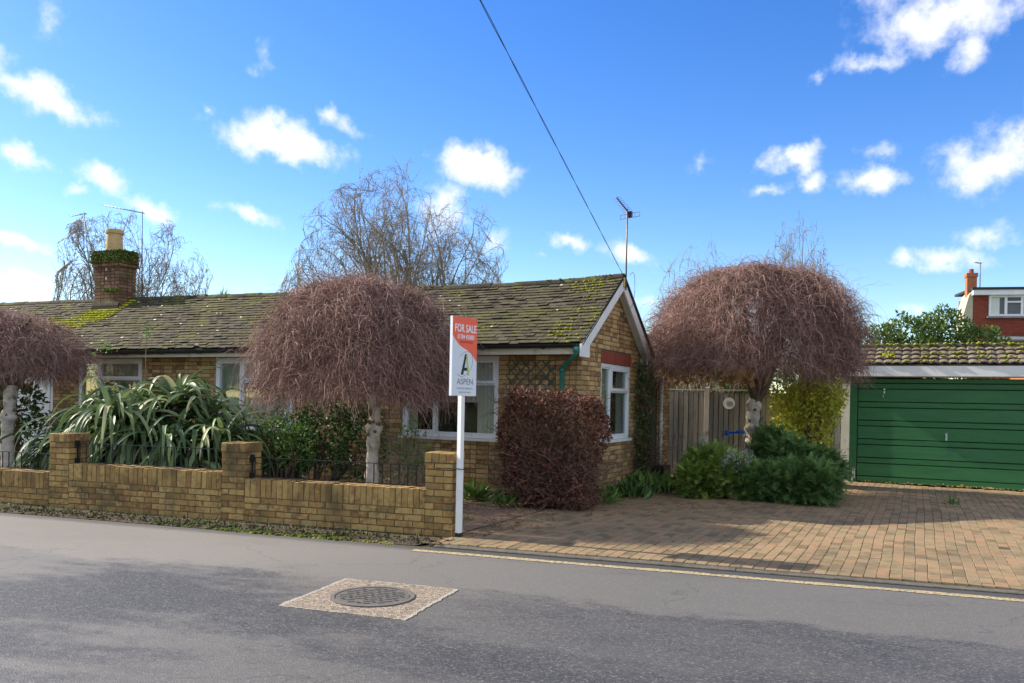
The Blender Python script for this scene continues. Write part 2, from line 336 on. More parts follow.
def leaves(pts, size, aspect=.55, up=.3, outdir=None, jit=.4, fold=.25):
    """folded diamond leaves, returns V, F(tris), rnd"""
    n = len(pts); s = size * (1 + jit * (rng.random(n) - .5) * 2)
    d = unit(rng.normal(size=(n, 3)) + (0 if outdir is None else outdir * 1.2) + np.array([0, 0, up]))
    w = unit(np.cross(d, rng.normal(size=(n, 3)))); nr = np.cross(d, w)
    a = pts; tip = pts + d * s[:, None]; mid = pts + d * s[:, None] * .5
    l = mid + w * (s * aspect * .5)[:, None] + nr * (s * fold * .5)[:, None]; r = mid - w * (s * aspect * .5)[:, None] + nr * (s * fold * .5)[:, None]
    V = np.stack([a, l, tip, r], 1).reshape(-1, 3); i = np.arange(n)[:, None] * 4
    F = np.concatenate([i + np.array([[0, 1, 2]]), i + np.array([[0, 2, 3]])])
    return V, F, np.repeat(rng.random(n), 4)

def leaf_mesh(name, pts, size, mat, parent=None, **k):
    V, F, r = leaves(pts, size, **k)
    return link(name, raw_mesh(name, V, [F], r), parent, mat)

def clump_pts(blobs, n, fill=.75):
    """points near the skins of ellipsoid blobs (cx,cy,cz,rx,ry,rz); weighted by size; returns pts, outward"""
    B = np.array(blobs); w = B[:, 3] * B[:, 4] * B[:, 5]; w = w ** .67; i = rng.choice(len(B), n, p=w / w.sum())
    d = unit(rng.normal(size=(n, 3))); t = fill + (1.03 - fill) * rng.random(n) ** .7
    wob = 1 + .12 * np.sin(d[:, 0] * 9 + i) * np.cos(d[:, 2] * 8 + i * 2)
    p = B[i, :3] + d * B[i, 3:] * (t * wob)[:, None]
    return p, d

def tag(o, label=None, cat=None, group=None, kind=None):
    if label: o['label'] = label
    if cat: o['category'] = cat
    if group: o['group'] = group
    if kind: o['kind'] = kind
    return o

def empty(name, loc=(0, 0, 0), label=None, cat=None, group=None, rz=0):
    o = bpy.data.objects.new(name, None); COL.objects.link(o); o.location = loc; o.rotation_euler = (0, 0, rz); o.empty_display_size = .2
    return tag(o, label, cat, group)

# ------------------------------------------------------------------ ground, road, drive
def sheet(name, poly, z, mat, loc=(0, 0, 0), rz=0, kind='structure'):
    V = [(x, y, z) for x, y in poly]
    o = link(name, raw_mesh(name, V, [np.arange(len(V))[None]]), None, mat)
    o.location = loc; o.rotation_euler = (0, 0, rz)
    return tag(o, kind=kind)

sheet('ground', [(-400, -400), (400, -400), (400, 400), (-400, 400)], -.02, 'ground')
RO = (-4.57, 7.07, 0); RA = R(8.4)
sheet('road', [(-60, -6.6), (60, -6.6), (60, .23), (-60, .23)], -.004, 'asphalt', RO, RA)
o = MB(); o.box(-60, 60, -6.75, -6.6, -.02, .11); o.build('opposite_kerb', 'kerb'); tag(bpy.data.objects['opposite_kerb'], kind='structure')
bpy.data.objects['opposite_kerb'].location = RO; bpy.data.objects['opposite_kerb'].rotation_euler.z = RA
sheet('opposite_pavement', [(-60, -9.5), (60, -9.5), (60, -6.75), (-60, -6.75)], .105, 'pavement', RO, RA)
# yellow line, slightly uneven along its length
us = np.arange(-.02, 30, .12); m = MB()
a = .006 * np.sin(us * 3.1) + .004 * rng.normal(size=len(us)); w = .05 + .005 * rng.normal(size=len(us))
V = np.concatenate([np.stack([us, a - w, us * 0], 1), np.stack([us, a + w, us * 0], 1)]); k = len(us)
o = link('yellow_line', raw_mesh('yellow_line', V, [np.array([[i, i + 1, k + i + 1, k + i] for i in range(k - 1)])]), None, 'yellow_line')
o.location = (RO[0], RO[1], .0); o.rotation_euler.z = RA; tag(o, kind='structure')
# concrete edging between line and drive
m = MB(); u = .1
while u < 26:
    m.cham(u, u + 3.05, .235, .385, -.02, .010 + .002 * rng.random(), .006); u += 3.053
o = m.build('drive_kerb', 'kerb'); o.location = RO; o.rotation_euler.z = RA; tag(o, kind='structure')

# block paving: individual blocks
def road_y(x, v=.37):     # world y of the line at road offset v
    c, s = math.cos(RA), math.sin(RA)
    return RO[1] + v / c + (x - RO[0]) * s / c
def left_edge(y): return -4.66 + .02 * math.sin(y * 3)
m = MB(); bw, bl = .105, .205
x = -4.72; ci = 0
while x < 5.4:
    y = road_y(x + bw / 2) + .003
    y -= (0 if ci % 2 else .1) + .0
    first = True
    while y < 18.0:
        y0, y1 = max(y, road_y(x + bw / 2) + .003), y + bl - .006
        if y1 - y0 > .03 and x > left_edge(y) - .03 and not (x < -3.9 and y > 12.2 and False):
            dz = .0014 * rng.normal() + .004 * math.sin(x * 1.7 + y * .9) + .003 * math.sin(x * 3.1 - y * 2.2)
            xo = .007 * math.sin(y * 1.1 + ci * .13) + .004 * math.sin(y * 2.9) + .0012 * rng.normal()
            m.cham(x + .001 + xo, x + bw - .0022 + xo, y0, y1, -.015, .022 + dz, .004)
        y += bl
    x += bw; ci += 1
o = m.build('driveway_paving', 'paver', fix=False); tag(o, kind='structure')
sheet('driveway_bed', [(-4.7, road_y(-4.7, .35)), (5.4, road_y(5.4, .35)), (5.4, 18.05), (-4.7, 18.05)], .012, 'joint_sand')
sheet('garden_soil', [(-24, road_y(-24, .23)), (-4.7, road_y(-4.7, .23)), (-4.7, 18.5), (-24, 18.5)], .002, 'soil')
# leaf-strewn gravel corner beside the pier
sheet('gravel_patch', [(-6.6, 8.15), (-4.70, 8.1), (-4.69, 10.8), (-4.74, 11.2), (-6.6, 11.3)], .012, 'gravel')
p = np.stack([rng.uniform(-6.5, -4.3, 900), rng.uniform(8.1, 11.2, 900), rng.uniform(.02, .04, 900)], 1)
p2 = np.stack([rng.uniform(-4.9, -2.6, 260), rng.uniform(11.2, 15.5, 260), rng.uniform(.025, .04, 260)], 1)
p3 = np.stack([-4.6 + np.abs(rng.normal(0, .35, 160)), rng.uniform(8, 11.5, 160), np.full(160, .03)], 1)
o = leaf_mesh('fallen_leaves', np.concatenate([p, p2, p3]), .055, 'litter', up=0); o.data.transform(Matrix.Diagonal((1, 1, 1, 1)))
co = np.empty(len(o.data.vertices) * 3); o.data.vertices.foreach_get('co', co); co = co.reshape(-1, 3)
co[:, 2] = .024 + np.abs(co[:, 2] - .03) * .35; o.data.vertices.foreach_set('co', co.ravel()); tag(o, 'brown fallen leaves scattered over the gravel and drive edge', kind='stuff')

def paving_tufts(n):
    X = rng.uniform(-4.6, 4, n); X = np.round((X + 4.72) / bw) * bw - 4.72; Y = rng.uniform(7.7, 17.9, n); k = (np.sin(X * 2.1) * np.cos(Y * 1.3 + 1) > .1) & (Y > road_y(X) + .05); return np.stack([X, Y, np.full(n, .018)], 1)[k]
# verge strip at the foot of the garden wall
ico = bmesh.new(); bmesh.ops.create_icosphere(ico, subdivisions=1, radius=1); ico.verts.ensure_lookup_table()
IV = np.array([v.co[:] for v in ico.verts]); IF = np.array([[v.index for v in f.verts] for f in ico.faces]); ico.free()
def tufts(name, pts, size, mat, parent=None, squash=.55, smooth=True):
    n = len(pts); s = size * (.5 + rng.random(n))
    V = pts[:, None] + IV[None] * (s[:, None, None] * (1 + .35 * rng.normal(size=(n, len(IV), 1)) * .6)) * np.array([1, 1, squash])
    F = (IF[None] + (np.arange(n) * len(IV))[:, None, None]).reshape(-1, 3)
    return link(name, raw_mesh(name, V.reshape(-1, 3), [F], np.repeat(rng.random(n), len(IV)), smooth), parent, mat)
def road_to_world(u, v):
    c, s = math.cos(RA), math.sin(RA)
    return RO[0] + c * u - s * v, RO[1] + s * u + c * v
def verge_pts(n, u0, u1, v0, v1, z):
    u = rng.uniform(u0, u1, n); v = rng.uniform(v0, v1, n); X, Y = road_to_world(u, v); return np.stack([X, Y, np.full(n, z)], 1)
vp = verge_pts(1500, -11, -.1, .24, .62, .006)
keep = rng.random(1500) < .5 + .5 * np.sin(vp[:, 0] * 2.3) * np.cos(vp[:, 0] * .9 + 1)
tag(tufts('verge_moss', np.concatenate([vp[keep][::2], verge_pts(160, -2.6, -.9, .2, .34, .004)]), .024, 'dark_moss'), 'low dark moss along the foot of the garden wall', kind='stuff')
tag(tufts('bright_moss', verge_pts(200, -2.4, -.3, .2, .3, -.002), .016, 'moss'), 'strip of yellow green moss at the road edge by the wall', kind='stuff')
o = leaf_mesh('verge_litter', verge_pts(2600, -11, .2, .24, .66, .02), .04, 'verge_leaf', up=.1); tag(o, 'dark leaf litter lying in the verge below the brick wall', kind='stuff')
o = leaf_mesh('verge_grass', verge_pts(900, -11, -.2, .3, .68, .01), .05, 'bright_leaf', aspect=.15, up=1.6); tag(o, 'thin grass blades sprouting along the verge', kind='stuff')
tag(tufts('paving_moss', paving_tufts(1500), .009, 'dark_moss', squash=.6), 'specks of dark moss in the joints of the block paving', kind='stuff')
gp = np.stack([rng.uniform(-9, -5, 1500), rng.uniform(8.25, 9.2, 1500), np.full(1500, .01)], 1)
o = leaf_mesh('garden_grass', gp, .08, 'bright_leaf', aspect=.12, up=1.8); tag(o, 'green grass in the front garden behind the railing', kind='stuff')

# ------------------------------------------------------------------ manhole
th = RA
mh = empty('manhole_cover', (-3.76, 5.235, -.004), 'round cast iron manhole cover set in a pale square patch of the road', 'manhole cover', rz=th)
m = MB(); ed = []
for k in range(4):
    for q in np.linspace(0, 1, 26)[:-1]:
        a, b = [(-.52, -.5), (.52, -.5), (.52, .5), (-.52, .5)][k], [(-.52, -.5), (.52, -.5), (.52, .5), (-.52, .5)][(k + 1) % 4]
        ed.append((a[0] + (b[0] - a[0]) * q + rng.normal() * .005, a[1] + (b[1] - a[1]) * q + rng.normal() * .005))
m.prism(ed, 'z', -.01, .006); m.build('surround', 'patch', mh)
def ringpts(r, z, n=48): return [(r * math.cos(2 * math.pi * i / n), r * math.sin(2 * math.pi * i / n), z) for i in range(n)]
def disc(mb, rings, n=48, r=None):
    V = []; F = []
    for (rr, zz) in rings: V += ringpts(rr, zz, n)
    for k in range(len(rings) - 1):
        F += [[k * n + i, k * n + (i + 1) % n, (k + 1) * n + (i + 1) % n, (k + 1) * n + i] for i in range(n)]
    mb.add(V, [np.array(F), (np.arange(n) + (len(rings) - 1) * n)[None]], r)
m = MB(); disc(m, [(.325, .008), (.325, .016), (.292, .016), (.292, .004), (.285, .004)]); m.build('frame_ring', 'cast_iron', mh)
m = MB(); disc(m, [(.283, .006), (.283, .012), (.278, .013)]); lid = m.build('lid', 'cast_iron', mh)
m = MB()
for i in range(-7, 8):
    for j in range(-7, 8):
        x, y = i * .064 + (.032 if j % 2 else 0), j * .056
        if math.hypot(x, y) < .25 and rng.random() < .96:
            a = .5 if (i + j) % 2 else -.5
            c, s = math.cos(a), math.sin(a); hw, hl = .0145, .027
            P = [(x + c * p - s * q, y + s * p + c * q) for p, q in ((-hl, -hw), (hl, -hw), (hl, hw), (-hl, hw))]
            m.prism(P, 'z', .0125, .0142)
m.build('pattern_slots', 'cast_iron_dark', lid)

# ------------------------------------------------------------------ brickwork
def brick_face(mb, u0, u1, z0, z1, place, holes=(), clip=None, bond='flemish', course=.075, L_=.215, thick=.007, seed=0, soldier=False, jit=.0015):
    """place(u,z,d)->xyz, d is the distance proud of the wall plane"""
    z = z0; k = 0; jt = .01
    while z < z1 - .02:
        zt = min(z + course - jt, z1)
        lo, hi = (u0, u1) if clip is None else clip((z + zt) / 2)
        u = u0 + (-.1125 if k % 2 else 0) - (0 if bond == 'flemish' else 0); j = k % 2
        while u < hi:
            if bond == 'flemish': ln = L_ if j % 2 == 0 else .1025
            else: ln = L_
            a, b = max(u, lo), min(u + ln, hi)
            segs = [(a, b)]
            for (h0, h1, g0, g1) in holes:
                if zt > g0 + .01 and z < g1 - .01:
                    ns = []
                    for (p, q) in segs:
                        if q <= h0 or p >= h1: ns.append((p, q)); continue
                        if p < h0: ns.append((p, h0))
                        if q > h1: ns.append((h1, q))
                    segs = ns
            for (p, q) in segs:
                if q - p > .02:
                    d = max(.002, thick + rng.normal() * jit); e = .0025
                    c = [place(p, z, 0), place(q, z, 0), place(q, zt, 0), place(p, zt, 0), place(p + e, z + e, d), place(q - e, z + e, d), place(q - e, zt - e, d), place(p + e, zt - e, d)]
                    mb.add(c, np.array([[4, 5, 6, 7], [0, 1, 5, 4], [1, 2, 6, 5], [2, 3, 7, 6], [3, 0, 4, 7]]), rng.random())
            u += ln + jt; j += 1
        z += course; k += 1

def holed_wall(mb, u0, u1, z0, z1, holes, place, t):
    """slab with rectangular holes, thickness t behind the plane"""
    us = sorted({u0, u1, *[h[0] for h in holes], *[h[1] for h in holes]}); zs = sorted({z0, z1, *[h[2] for h in holes], *[h[3] for h in holes]})
    for i in range(len(us) - 1):
        for j in range(len(zs) - 1):
            cu, cz = (us[i] + us[i + 1]) / 2, (zs[j] + zs[j + 1]) / 2
            if any(h[0] < cu < h[1] and h[2] < cz < h[3] for h in holes): continue
            a, b, c, d = us[i], us[i + 1], zs[j], zs[j + 1]
            mb.hexa([place(a, c, 0), place(b, c, 0), place(b, c, -t), place(a, c, -t), place(a, d, 0), place(b, d, 0), place(b, d, -t), place(a, d, -t)], .5)

# ------------------------------------------------------------------ bungalow
FY, GX = 11.5, -4.53
bung = empty('bungalow', (-12, 11.5, 0), 'long low yellow brick bungalow with a mossy tiled roof and white windows', 'bungalow')
def to_b(o):          # parts are modelled in world space and hang off the thing's base
    o.matrix_parent_inverse = Matrix.Translation((12, -11.5, 0)); return o
def bpart(mb, name, mat, parent=None, **k):
    o = mb.build(name, mat, parent or bung, **k)
    return to_b(o) if parent is None else o

W = {'main': (-7.73, -5.93, .93, 2.24), 'second': (-12.0, -10.1, .93, 2.24), 'left': (-15.95, -14.02, .93, 2.24), 'door': (-18.4, -16.78, .05, 2.06), 'gable': (12.33, 13.8, .93, 2.17)}
fplace = lambda u, z, d: (u, FY - d, z)
gplace = lambda u, z, d: (GX + d, u, z)
fh = [W[k] for k in ('main', 'second', 'left', 'door')]
m = MB(); holed_wall(m, -22.5, GX - .12, 0, 2.42, fh, fplace, .11); wall = bpart(m, 'front_wall', 'mortar')
m = MB(); brick_face(m, -22.5, GX, .0, 2.38, fplace, fh); m.build('brickwork', 'house_brick', wall, fix=False)
# gable wall
EZ, RZ, E0, RY, E1 = 2.40, 3.60, 11.15, 12.90, 14.62
def gclip(z):
    if z < 2.36: return (FY, 14.35)
    t = (z - EZ + .05) / (RZ - EZ); return (FY + .0 + max(0, (E0 + t * (RY - E0)) - FY + .03), min(14.35, E1 - t * (E1 - RY) - .03))
m = MB(); holed_wall(m, FY, 14.35, 0, 2.30, [W['gable']], gplace, .11)
m.prism([(FY, 2.30), (14.35, 2.30), (14.35, 2.50), (RY, 3.50), (FY, 2.55)], 'x', GX - .11, GX, .5)
gw = bpart(m, 'gable_wall', 'mortar')
m = MB(); brick_face(m, FY, 14.35, 0, 3.5, gplace, [W['gable'], (12.30, 13.83, 2.17, 2.37)], gclip); m.build('brickwork', 'house_brick', gw, fix=False)
m = MB(); u = 12.31
while u < 13.8:
    m.box(GX, GX + .009 + .002 * rng.random(), u, u + .064, 2.178, 2.37); u += .074
m.build('lintel', 'red_brick', gw)
m = MB(); m.box(GX - 18, GX - .12, 14.24, 14.35, 0, 2.45); m.box(-22.5, -22.39, 11.62, 14.23, 0, 2.45); bpart(m, 'rear_wall', 'mortar')
m = MB(); m.box(-22.3, GX - .12, 11.62, 14.2, -.01, .02); m.box(-22.3, GX - .12, 11.62, 14.2, 2.38, 2.41)
for xx in (-8.4, -9.7, -12.6, -13.6, -16.4): m.box(xx, xx + .08, 11.62, 14.2, .03, 2.37)
bpart(m, 'interior', 'interior')

def window(name, w, plane, panes, fr=.055, curtain='curtain', drop=None, label=None, back=.045):
    u0, u1, z0, z1 = w
    P = (lambda u, z, d: (u, FY - d, z)) if plane == 'f' else (lambda u, z, d: (GX + d, u, z))
    def slab(mb, a, b, c, d_, p, q):
        mb.hexa([P(a, c, p), P(b, c, p), P(b, c, q), P(a, c, q), P(a, d_, p), P(b, d_, p), P(b, d_, q), P(a, d_, q)])
    m = MB(); dw, dh = u1 - u0, z1 - z0
    f0, f1 = -.06 - back + .06, -.095
    # outer frame
    slab(m, u0, u0 + fr, z0, z1, -.005, f1); slab(m, u1 - fr, u1, z0, z1, -.005, f1)
    slab(m, u0 + fr, u1 - fr, z0, z0 + fr, -.005, f1); slab(m, u0 + fr, u1 - fr, z1 - fr, z1, -.005, f1)
    frm = m.build('window', 'upvc', bung); to_b(frm)
    if label: frm['label'] = label
    sash = MB(); gl = MB()
    for (a, c, b, d_, opening) in panes:   # fractions of the window inside the outer frame
        A, B, C_, D = u0 + fr + a * (dw - 2 * fr), u0 + fr + b * (dw - 2 * fr), z0 + fr + c * (dh - 2 * fr), z0 + fr + d_ * (dh - 2 * fr)
        s = .05 if opening else .026; o_ = .004 if opening else -.018; q = .002
        slab(sash, A + q, A + s, C_ + q, D - q, o_, -.08); slab(sash, B - s, B - q, C_ + q, D - q, o_, -.08)
        slab(sash, A + s, B - s, C_ + q, C_ + s, o_, -.08); slab(sash, A + s, B - s, D - s, D - q, o_, -.08)
        slab(gl, A + s - .004, B - s + .004, C_ + s - .004, D - s + .004, -.045, -.05)
    sash.build('sash', 'upvc', frm); gl.build('pane', 'glass', frm)
    m = MB(); slab(m, u0 - .04, u1 + .04, z0 - .045, z0 - .003, .055, -.1); m.build('sill', 'white_paint', frm)
    # curtains: pleated sheets just inside
    if curtain:
        for (cu0, cu1, cz0, cz1, cm) in curtain:
            n = int((cu1 - cu0) / .012); us = np.linspace(cu0, cu1, n); dd = -.100 - .012 * np.sin(us * 75 + np.sin(us * 9) * 2) - .006 * np.sin(us * 23)
            V = [P(a, z, b) for z in (cz0, cz1) for a, b in zip(us, dd)]
            o = link('curtain', raw_mesh('curtain', V, [np.array([[i, i + 1, n + i + 1, n + i] for i in range(n - 1)])], smooth=True), frm, cm)
    return frm

u0, u1, z0, z1 = W['main']
window('w', W['main'], 'f', [(0, 0, .35, 1, True), (.35, 0, 1, .68, False), (.35, .68, 1, 1, True)],
       curtain=[(u0 + .02, u1 - .02, 1.50, z1, 'curtain'), (u0 + .02, u0 + .25, .96, 1.52, 'green_curtain'), (u1 - .42, u1 - .02, .96, 1.52, 'curtain')], label='wide white window beside the trellis')
u0, u1, z0, z1 = W['second']
window('w', W['second'], 'f', [(0, 0, .34, 1, True), (.34, 0, 1, .68, False), (.34, .68, 1, 1, True)], curtain=[(u0, u1, .96, z1, 'green_curtain')], label='white window half hidden by the weeping crown')
u0, u1, z0, z1 = W['left']
window('w', W['left'], 'f', [(0, 0, .33, 1, True), (.33, 0, 1, .70, False), (.33, .70, 1, 1, True)], curtain=[(u0, u1, .96, z1, 'green_curtain')], label='white window above the strap leaved plant')
u0, u1, z0, z1 = W['gable']
window('w', W['gable'], 'g', [(0, 0, .33, 1, False), (.33, 0, 1, .66, False), (.33, .66, 1, 1, True)],
       curtain=[(u0, u0 + .55, .96, z1, 'green_curtain'), (u1 - .45, u1, .96, z1, 'curtain')], label='white window in the gable end')
# white double doors at the far left
m = MB()
for a, b in ((-18.38, -17.60), (-17.58, -16.80)):
    m.box(a, b, FY + .03, FY + .07, .06, 2.04)
d = bpart(m, 'double_door', 'white_paint')
m = MB()
for a, b in ((-18.38, -17.60), (-17.58, -16.80)):
    for (c, e) in ((.2, .9), (1.0, 1.9)):
        m.box(a + .12, b - .12, FY + .018, FY + .032, c, c + .03); m.box(a + .12, b - .12, FY + .018, FY + .032, e - .03, e); m.box(a + .12, a + .15, FY + .018, FY + .032, c + .03, e - .03); m.box(b - .15, b - .12, FY + .018, FY + .032, c + .03, e - .03)
m.build('panel_moulding', 'upvc', d)
m = MB(); m.box(-17.54, -17.51, FY - .02, FY + .03, .98, 1.12); m.build('handle', 'steel', d)
# plinth render and air brick
m = MB(); m.box(-7.2, -4.62, FY - .03, FY - .012, -.01, .16); bpart(m, 'plinth', 'bare_concrete')

# roof
def rz_at(x): return float(np.interp(x, [-22.6, -12, -7, -5.2, -4.36], [3.74, 3.61, 3.565, 3.575, 3.62]))
XR = -4.36
class RoofFrame:
    pass
def roof_pt(x, s, d):      # s 0..1 up the front slope, d normal offset
    zr = rz_at(x); y0, z0_ = 11.08, 2.385
    ny, nz = -(zr - z0_), (RY - y0); l = math.hypot(ny, nz)
    return (x, y0 + s * (RY - y0) + d * ny / l, z0_ + s * (zr - z0_) + d * nz / l)
m = MB(); ns = 21
for k in range(ns):
    s0 = k / ns; s1 = min(1.0, s0 + 1.55 / ns)
    x = -22.55 + (.0825 if k % 2 else 0); dip = .006 * math.sin(k * 1.7)
    while x < XR - .02:
        x1 = min(x + .163, XR)
        j = rng.normal() * .0045; j2 = rng.normal() * .004; js = rng.normal() * .0022 + .003 * math.sin(x * 1.3 + k) + (.02 if rng.random() < .01 else 0)
        a = .034 + j; b = .034 + j + j2; t = .013
        xa, xb = x + .002, x1 - .001
        m.hexa([roof_pt(xa, s0 + js, a - t), roof_pt(xb, s0 + js, b - t), roof_pt(xb, s1, -.004), roof_pt(xa, s1, -.004),
                roof_pt(xa, s0 + js, a), roof_pt(xb, s0 + js, b), roof_pt(xb, s1, .010), roof_pt(xa, s1, .010)], rng.random())
        x += .165
roof = bpart(m, 'roof', 'roof_tile', fix=False)
# deck and back slope
m = MB()
xs = [-22.55, -12, -7, -5.2, XR]
for a, b in zip(xs[:-1], xs[1:]):
    A, B = roof_pt(a, 0, -.03), roof_pt(b, 0, -.03); Ct, D = roof_pt(b, .995, -.03), roof_pt(a, .995, -.03)
    up = lambda p, h: (p[0], p[1], p[2] + h)
    m.hexa([A, B, Ct, D, up(A, .02), up(B, .02), up(Ct, .02), up(D, .02)], .4)
    A, B = (a, E1 + .06, EZ - .03), (b, E1 + .06, EZ - .03); Ct, D = (b, RY, rz_at(b) - .04), (a, RY, rz_at(a) - .04)
    m.hexa([A, B, Ct, D, up(A, .065), up(B, .065), up(Ct, .065), up(D, .065)], .4)
m.build('roof_deck', 'ridge_tile', roof)
# ridge tiles
m = MB(); x = -22.55
while x < XR:
    x1 = min(x + .45, XR + .0); z = rz_at((x + x1) / 2) + .0; th_ = np.linspace(-.15, math.pi + .15, 9); dz = rng.normal() * .004
    ro, ri = .105, .088
    A = [(x, RY + ro * math.cos(t), z - .045 + ro * .95 * math.sin(t) + dz) for t in th_]; B = [(x1 - .006, RY + ro * math.cos(t), rz_at(x1) - .045 + ro * .95 * math.sin(t) + dz) for t in th_]
    n = len(A); m.add(A + B, [np.array([[i, i + 1, n + i + 1, n + i] for i in range(n - 1)]), np.arange(n)[::-1][None], (np.arange(n) + n)[None]])
    x += .45
m.build('ridge_tiles', 'ridge_tile', roof)
# moss growing on the tiles
P = []
def moss(n, x0, x1, s0, s1, f=None):
    for _ in range(n):
        x, s = rng.uniform(x0, x1), rng.uniform(s0, s1)
        if f and not f(x, s): continue
        k = math.floor(s * ns); fr = (s * ns - k); s = (k + .02 + .15 * fr) / ns
        P.append(roof_pt(x, min(s, .99), .03))
band = lambda x, s: abs((s - .93) - (x + 16.2) * .30 + .12 * math.sin(x * 5)) < .16 and rng.random() < .95
moss(4500, -19.0, -15.9, .1, .99, band)
moss(500, -22.5, -4.5, .0, 1, lambda x, s: math.sin(x * 1.9 + s * 5) + math.sin(x * .7 - s * 9 + 2) > .9)
moss(90, -4.85, XR - .03, .0, .95)
moss(60, -5.2, -4.6, .75, .97); moss(50, -5.0, -4.7, .1, .3)
for _ in range(500):
    x = rng.uniform(-22.5, XR - .05)
    if math.sin(x * 2.1) + math.sin(x * .8 + 1) + (1.2 if x > -5.6 else 0) > .9: P.append((x, RY + rng.uniform(-.09, .04), rz_at(x) + .045 + rng.uniform(-.01, .01)))
tag(tufts('moss', np.array(P), .023, 'moss', roof, squash=.5), kind='stuff')
P = []
moss(12000, -19.6, -15.9, .1, .99, lambda x, s: -.05 < ((x + 16.0) * .33 + .97 - s) + .03 * math.sin(x * 11 + s * 20) < .36 and s < .97 and rng.random() < .6 + .4 * (s > .5))
tag(tufts('moss', np.array(P), .034, 'chimney_foot_moss', roof, squash=.45), kind='stuff')
# bright lichen flakes / slipped chips
m = MB()
for _ in range(70):
    x, s = rng.uniform(-22, -4.6), rng.uniform(.05, .95); k = math.floor(s * ns) + .08; s = k / ns; w, h = rng.uniform(.02, .07), rng.uniform(.006, .018)
    m.add([roof_pt(x, s, .036), roof_pt(x + w, s, .036), roof_pt(x + w, s + h, .036), roof_pt(x, s + h, .036)], np.array([[0, 1, 2, 3]]))
tag(m.build('lichen', 'cream_paint', roof, fix=False), kind='stuff')

# fascia, gutter, bargeboards
m = MB(); m.box(-22.5, GX + .02, 11.12, 11.145, 2.24, 2.375); m.box(-22.5, GX + .02, 11.146, FY - .002, 2.255, 2.27); bpart(m, 'fascia', 'cream_paint')
m = MB(); th_ = np.linspace(math.pi, 2 * math.pi, 8); ro, ri = .058, .052
sec = [(11.055 + ro * math.cos(t), 2.385 + ro * math.sin(t)) for t in th_] + [(11.055 + ri * math.cos(t), 2.385 + ri * math.sin(t)) for t in th_[::-1]]
k = len(sec); n = 2
V = [(-22.5, p[0], p[1] - .06) for p in sec] + [(GX + .1, *p) for p in sec]
m.add(V, [np.array([[i, (i + 1) % k, k + (i + 1) % k, k + i] for i in range(k)]), np.arange(k)[None], (np.arange(k) + k)[None]])
x = -22
while x < -4.6:
    dz_ = .06 * (GX + .1 - x) / 18; m.box(x, x + .03, 11.0, 11.118, 2.318 - dz_, 2.326 - dz_); x += 1.0
bpart(m, 'gutter', 'black_plastic', smooth=False)
def barge(y0, z0_, y1, z1_, h, foot, name, sgn):
    m = MB(); a, b = XR - .035, XR - .008
    m.prism([(y0, z0_ - h), (y0, z0_), (y1, z1_), (y1, z1_ - h)], 'x', a, b)
    return m, a, b
m = MB(); a, b = XR - .036, XR - .006
m.prism([(11.06, 2.20), (11.06, 2.375), (RY, 3.575), (RY, 3.395), (11.40, 2.385), (11.40, 2.20)], 'x', a, b)
bb = bpart(m, 'bargeboard', 'white_paint')
m = MB(); m.prism([(E1 + .02, 2.18), (E1 + .02, 2.345), (RY + .004, 3.575), (RY + .004, 3.395), (E1 - .3, 2.36), (E1 - .3, 2.18)], 'x', a, b)
bpart(m, 'bargeboard', 'white_paint')
m = MB(); m.prism([(11.16, 2.30), (11.16, 2.33), (RY, 3.50), (RY, 3.47)], 'x', GX + .012, a - .002); m.prism([(E1 - .1, 2.28), (E1 - .1, 2.31), (RY + .004, 3.50), (RY + .004, 3.47)], 'x', GX + .012, a - .002)
bpart(m, 'verge_soffit', 'white_paint')
m = MB(); m.prism([(RY - .05, 3.45), (RY + .05, 3.45), (RY + .05, 3.60), (RY - .05, 3.60)], 'x', XR - .004, XR + .012); m.build('apex_bracket', 'rust', bb)
# dark verge strip of the back slope, seen edge on
m = MB(); m.prism([(E1 + .08, 2.35), (E1 + .08, 2.40), (RY + .02, 3.63), (RY + .02, 3.585)], 'x', XR - .02, XR + .015); bpart(m, 'verge_cap', 'black_plastic')
# green downpipe
m = MB(); m.tube([(-4.45, 11.055, 2.33), (-4.45, 11.055, 2.25), (-4.48, 11.09, 2.21), (-4.78, 11.40, 2.09), (-4.82, 11.43, 2.0), (-4.82, 11.43, 0.05)], .034, 10)
for z in (2.02, 1.05): m.tube([(-4.82, 11.43, z - .035), (-4.82, 11.43, z + .035)], .044, 10)
m.tube([(-4.45, 11.055, 2.26), (-4.45, 11.055, 2.34)], .045, 10)
dp = bpart(m, 'downpipe', 'green_pipe', smooth=True); dp['label'] = 'green downpipe at the front corner'
# house plate
m = MB(); m.box(-4.78 + .04, -4.56, FY - .03, FY - .012, 1.30, 1.62); hp = bpart(m, 'house_plate', 'plaque')
m = MB()
for i in range(16): 
    a, b = rng.uniform(-4.73, -4.60), rng.uniform(1.32, 1.58); m.box(a, a + .025, FY - .034, FY - .0305, b, b + .02)
m.build('plate_pattern', 'sign_grey', hp)

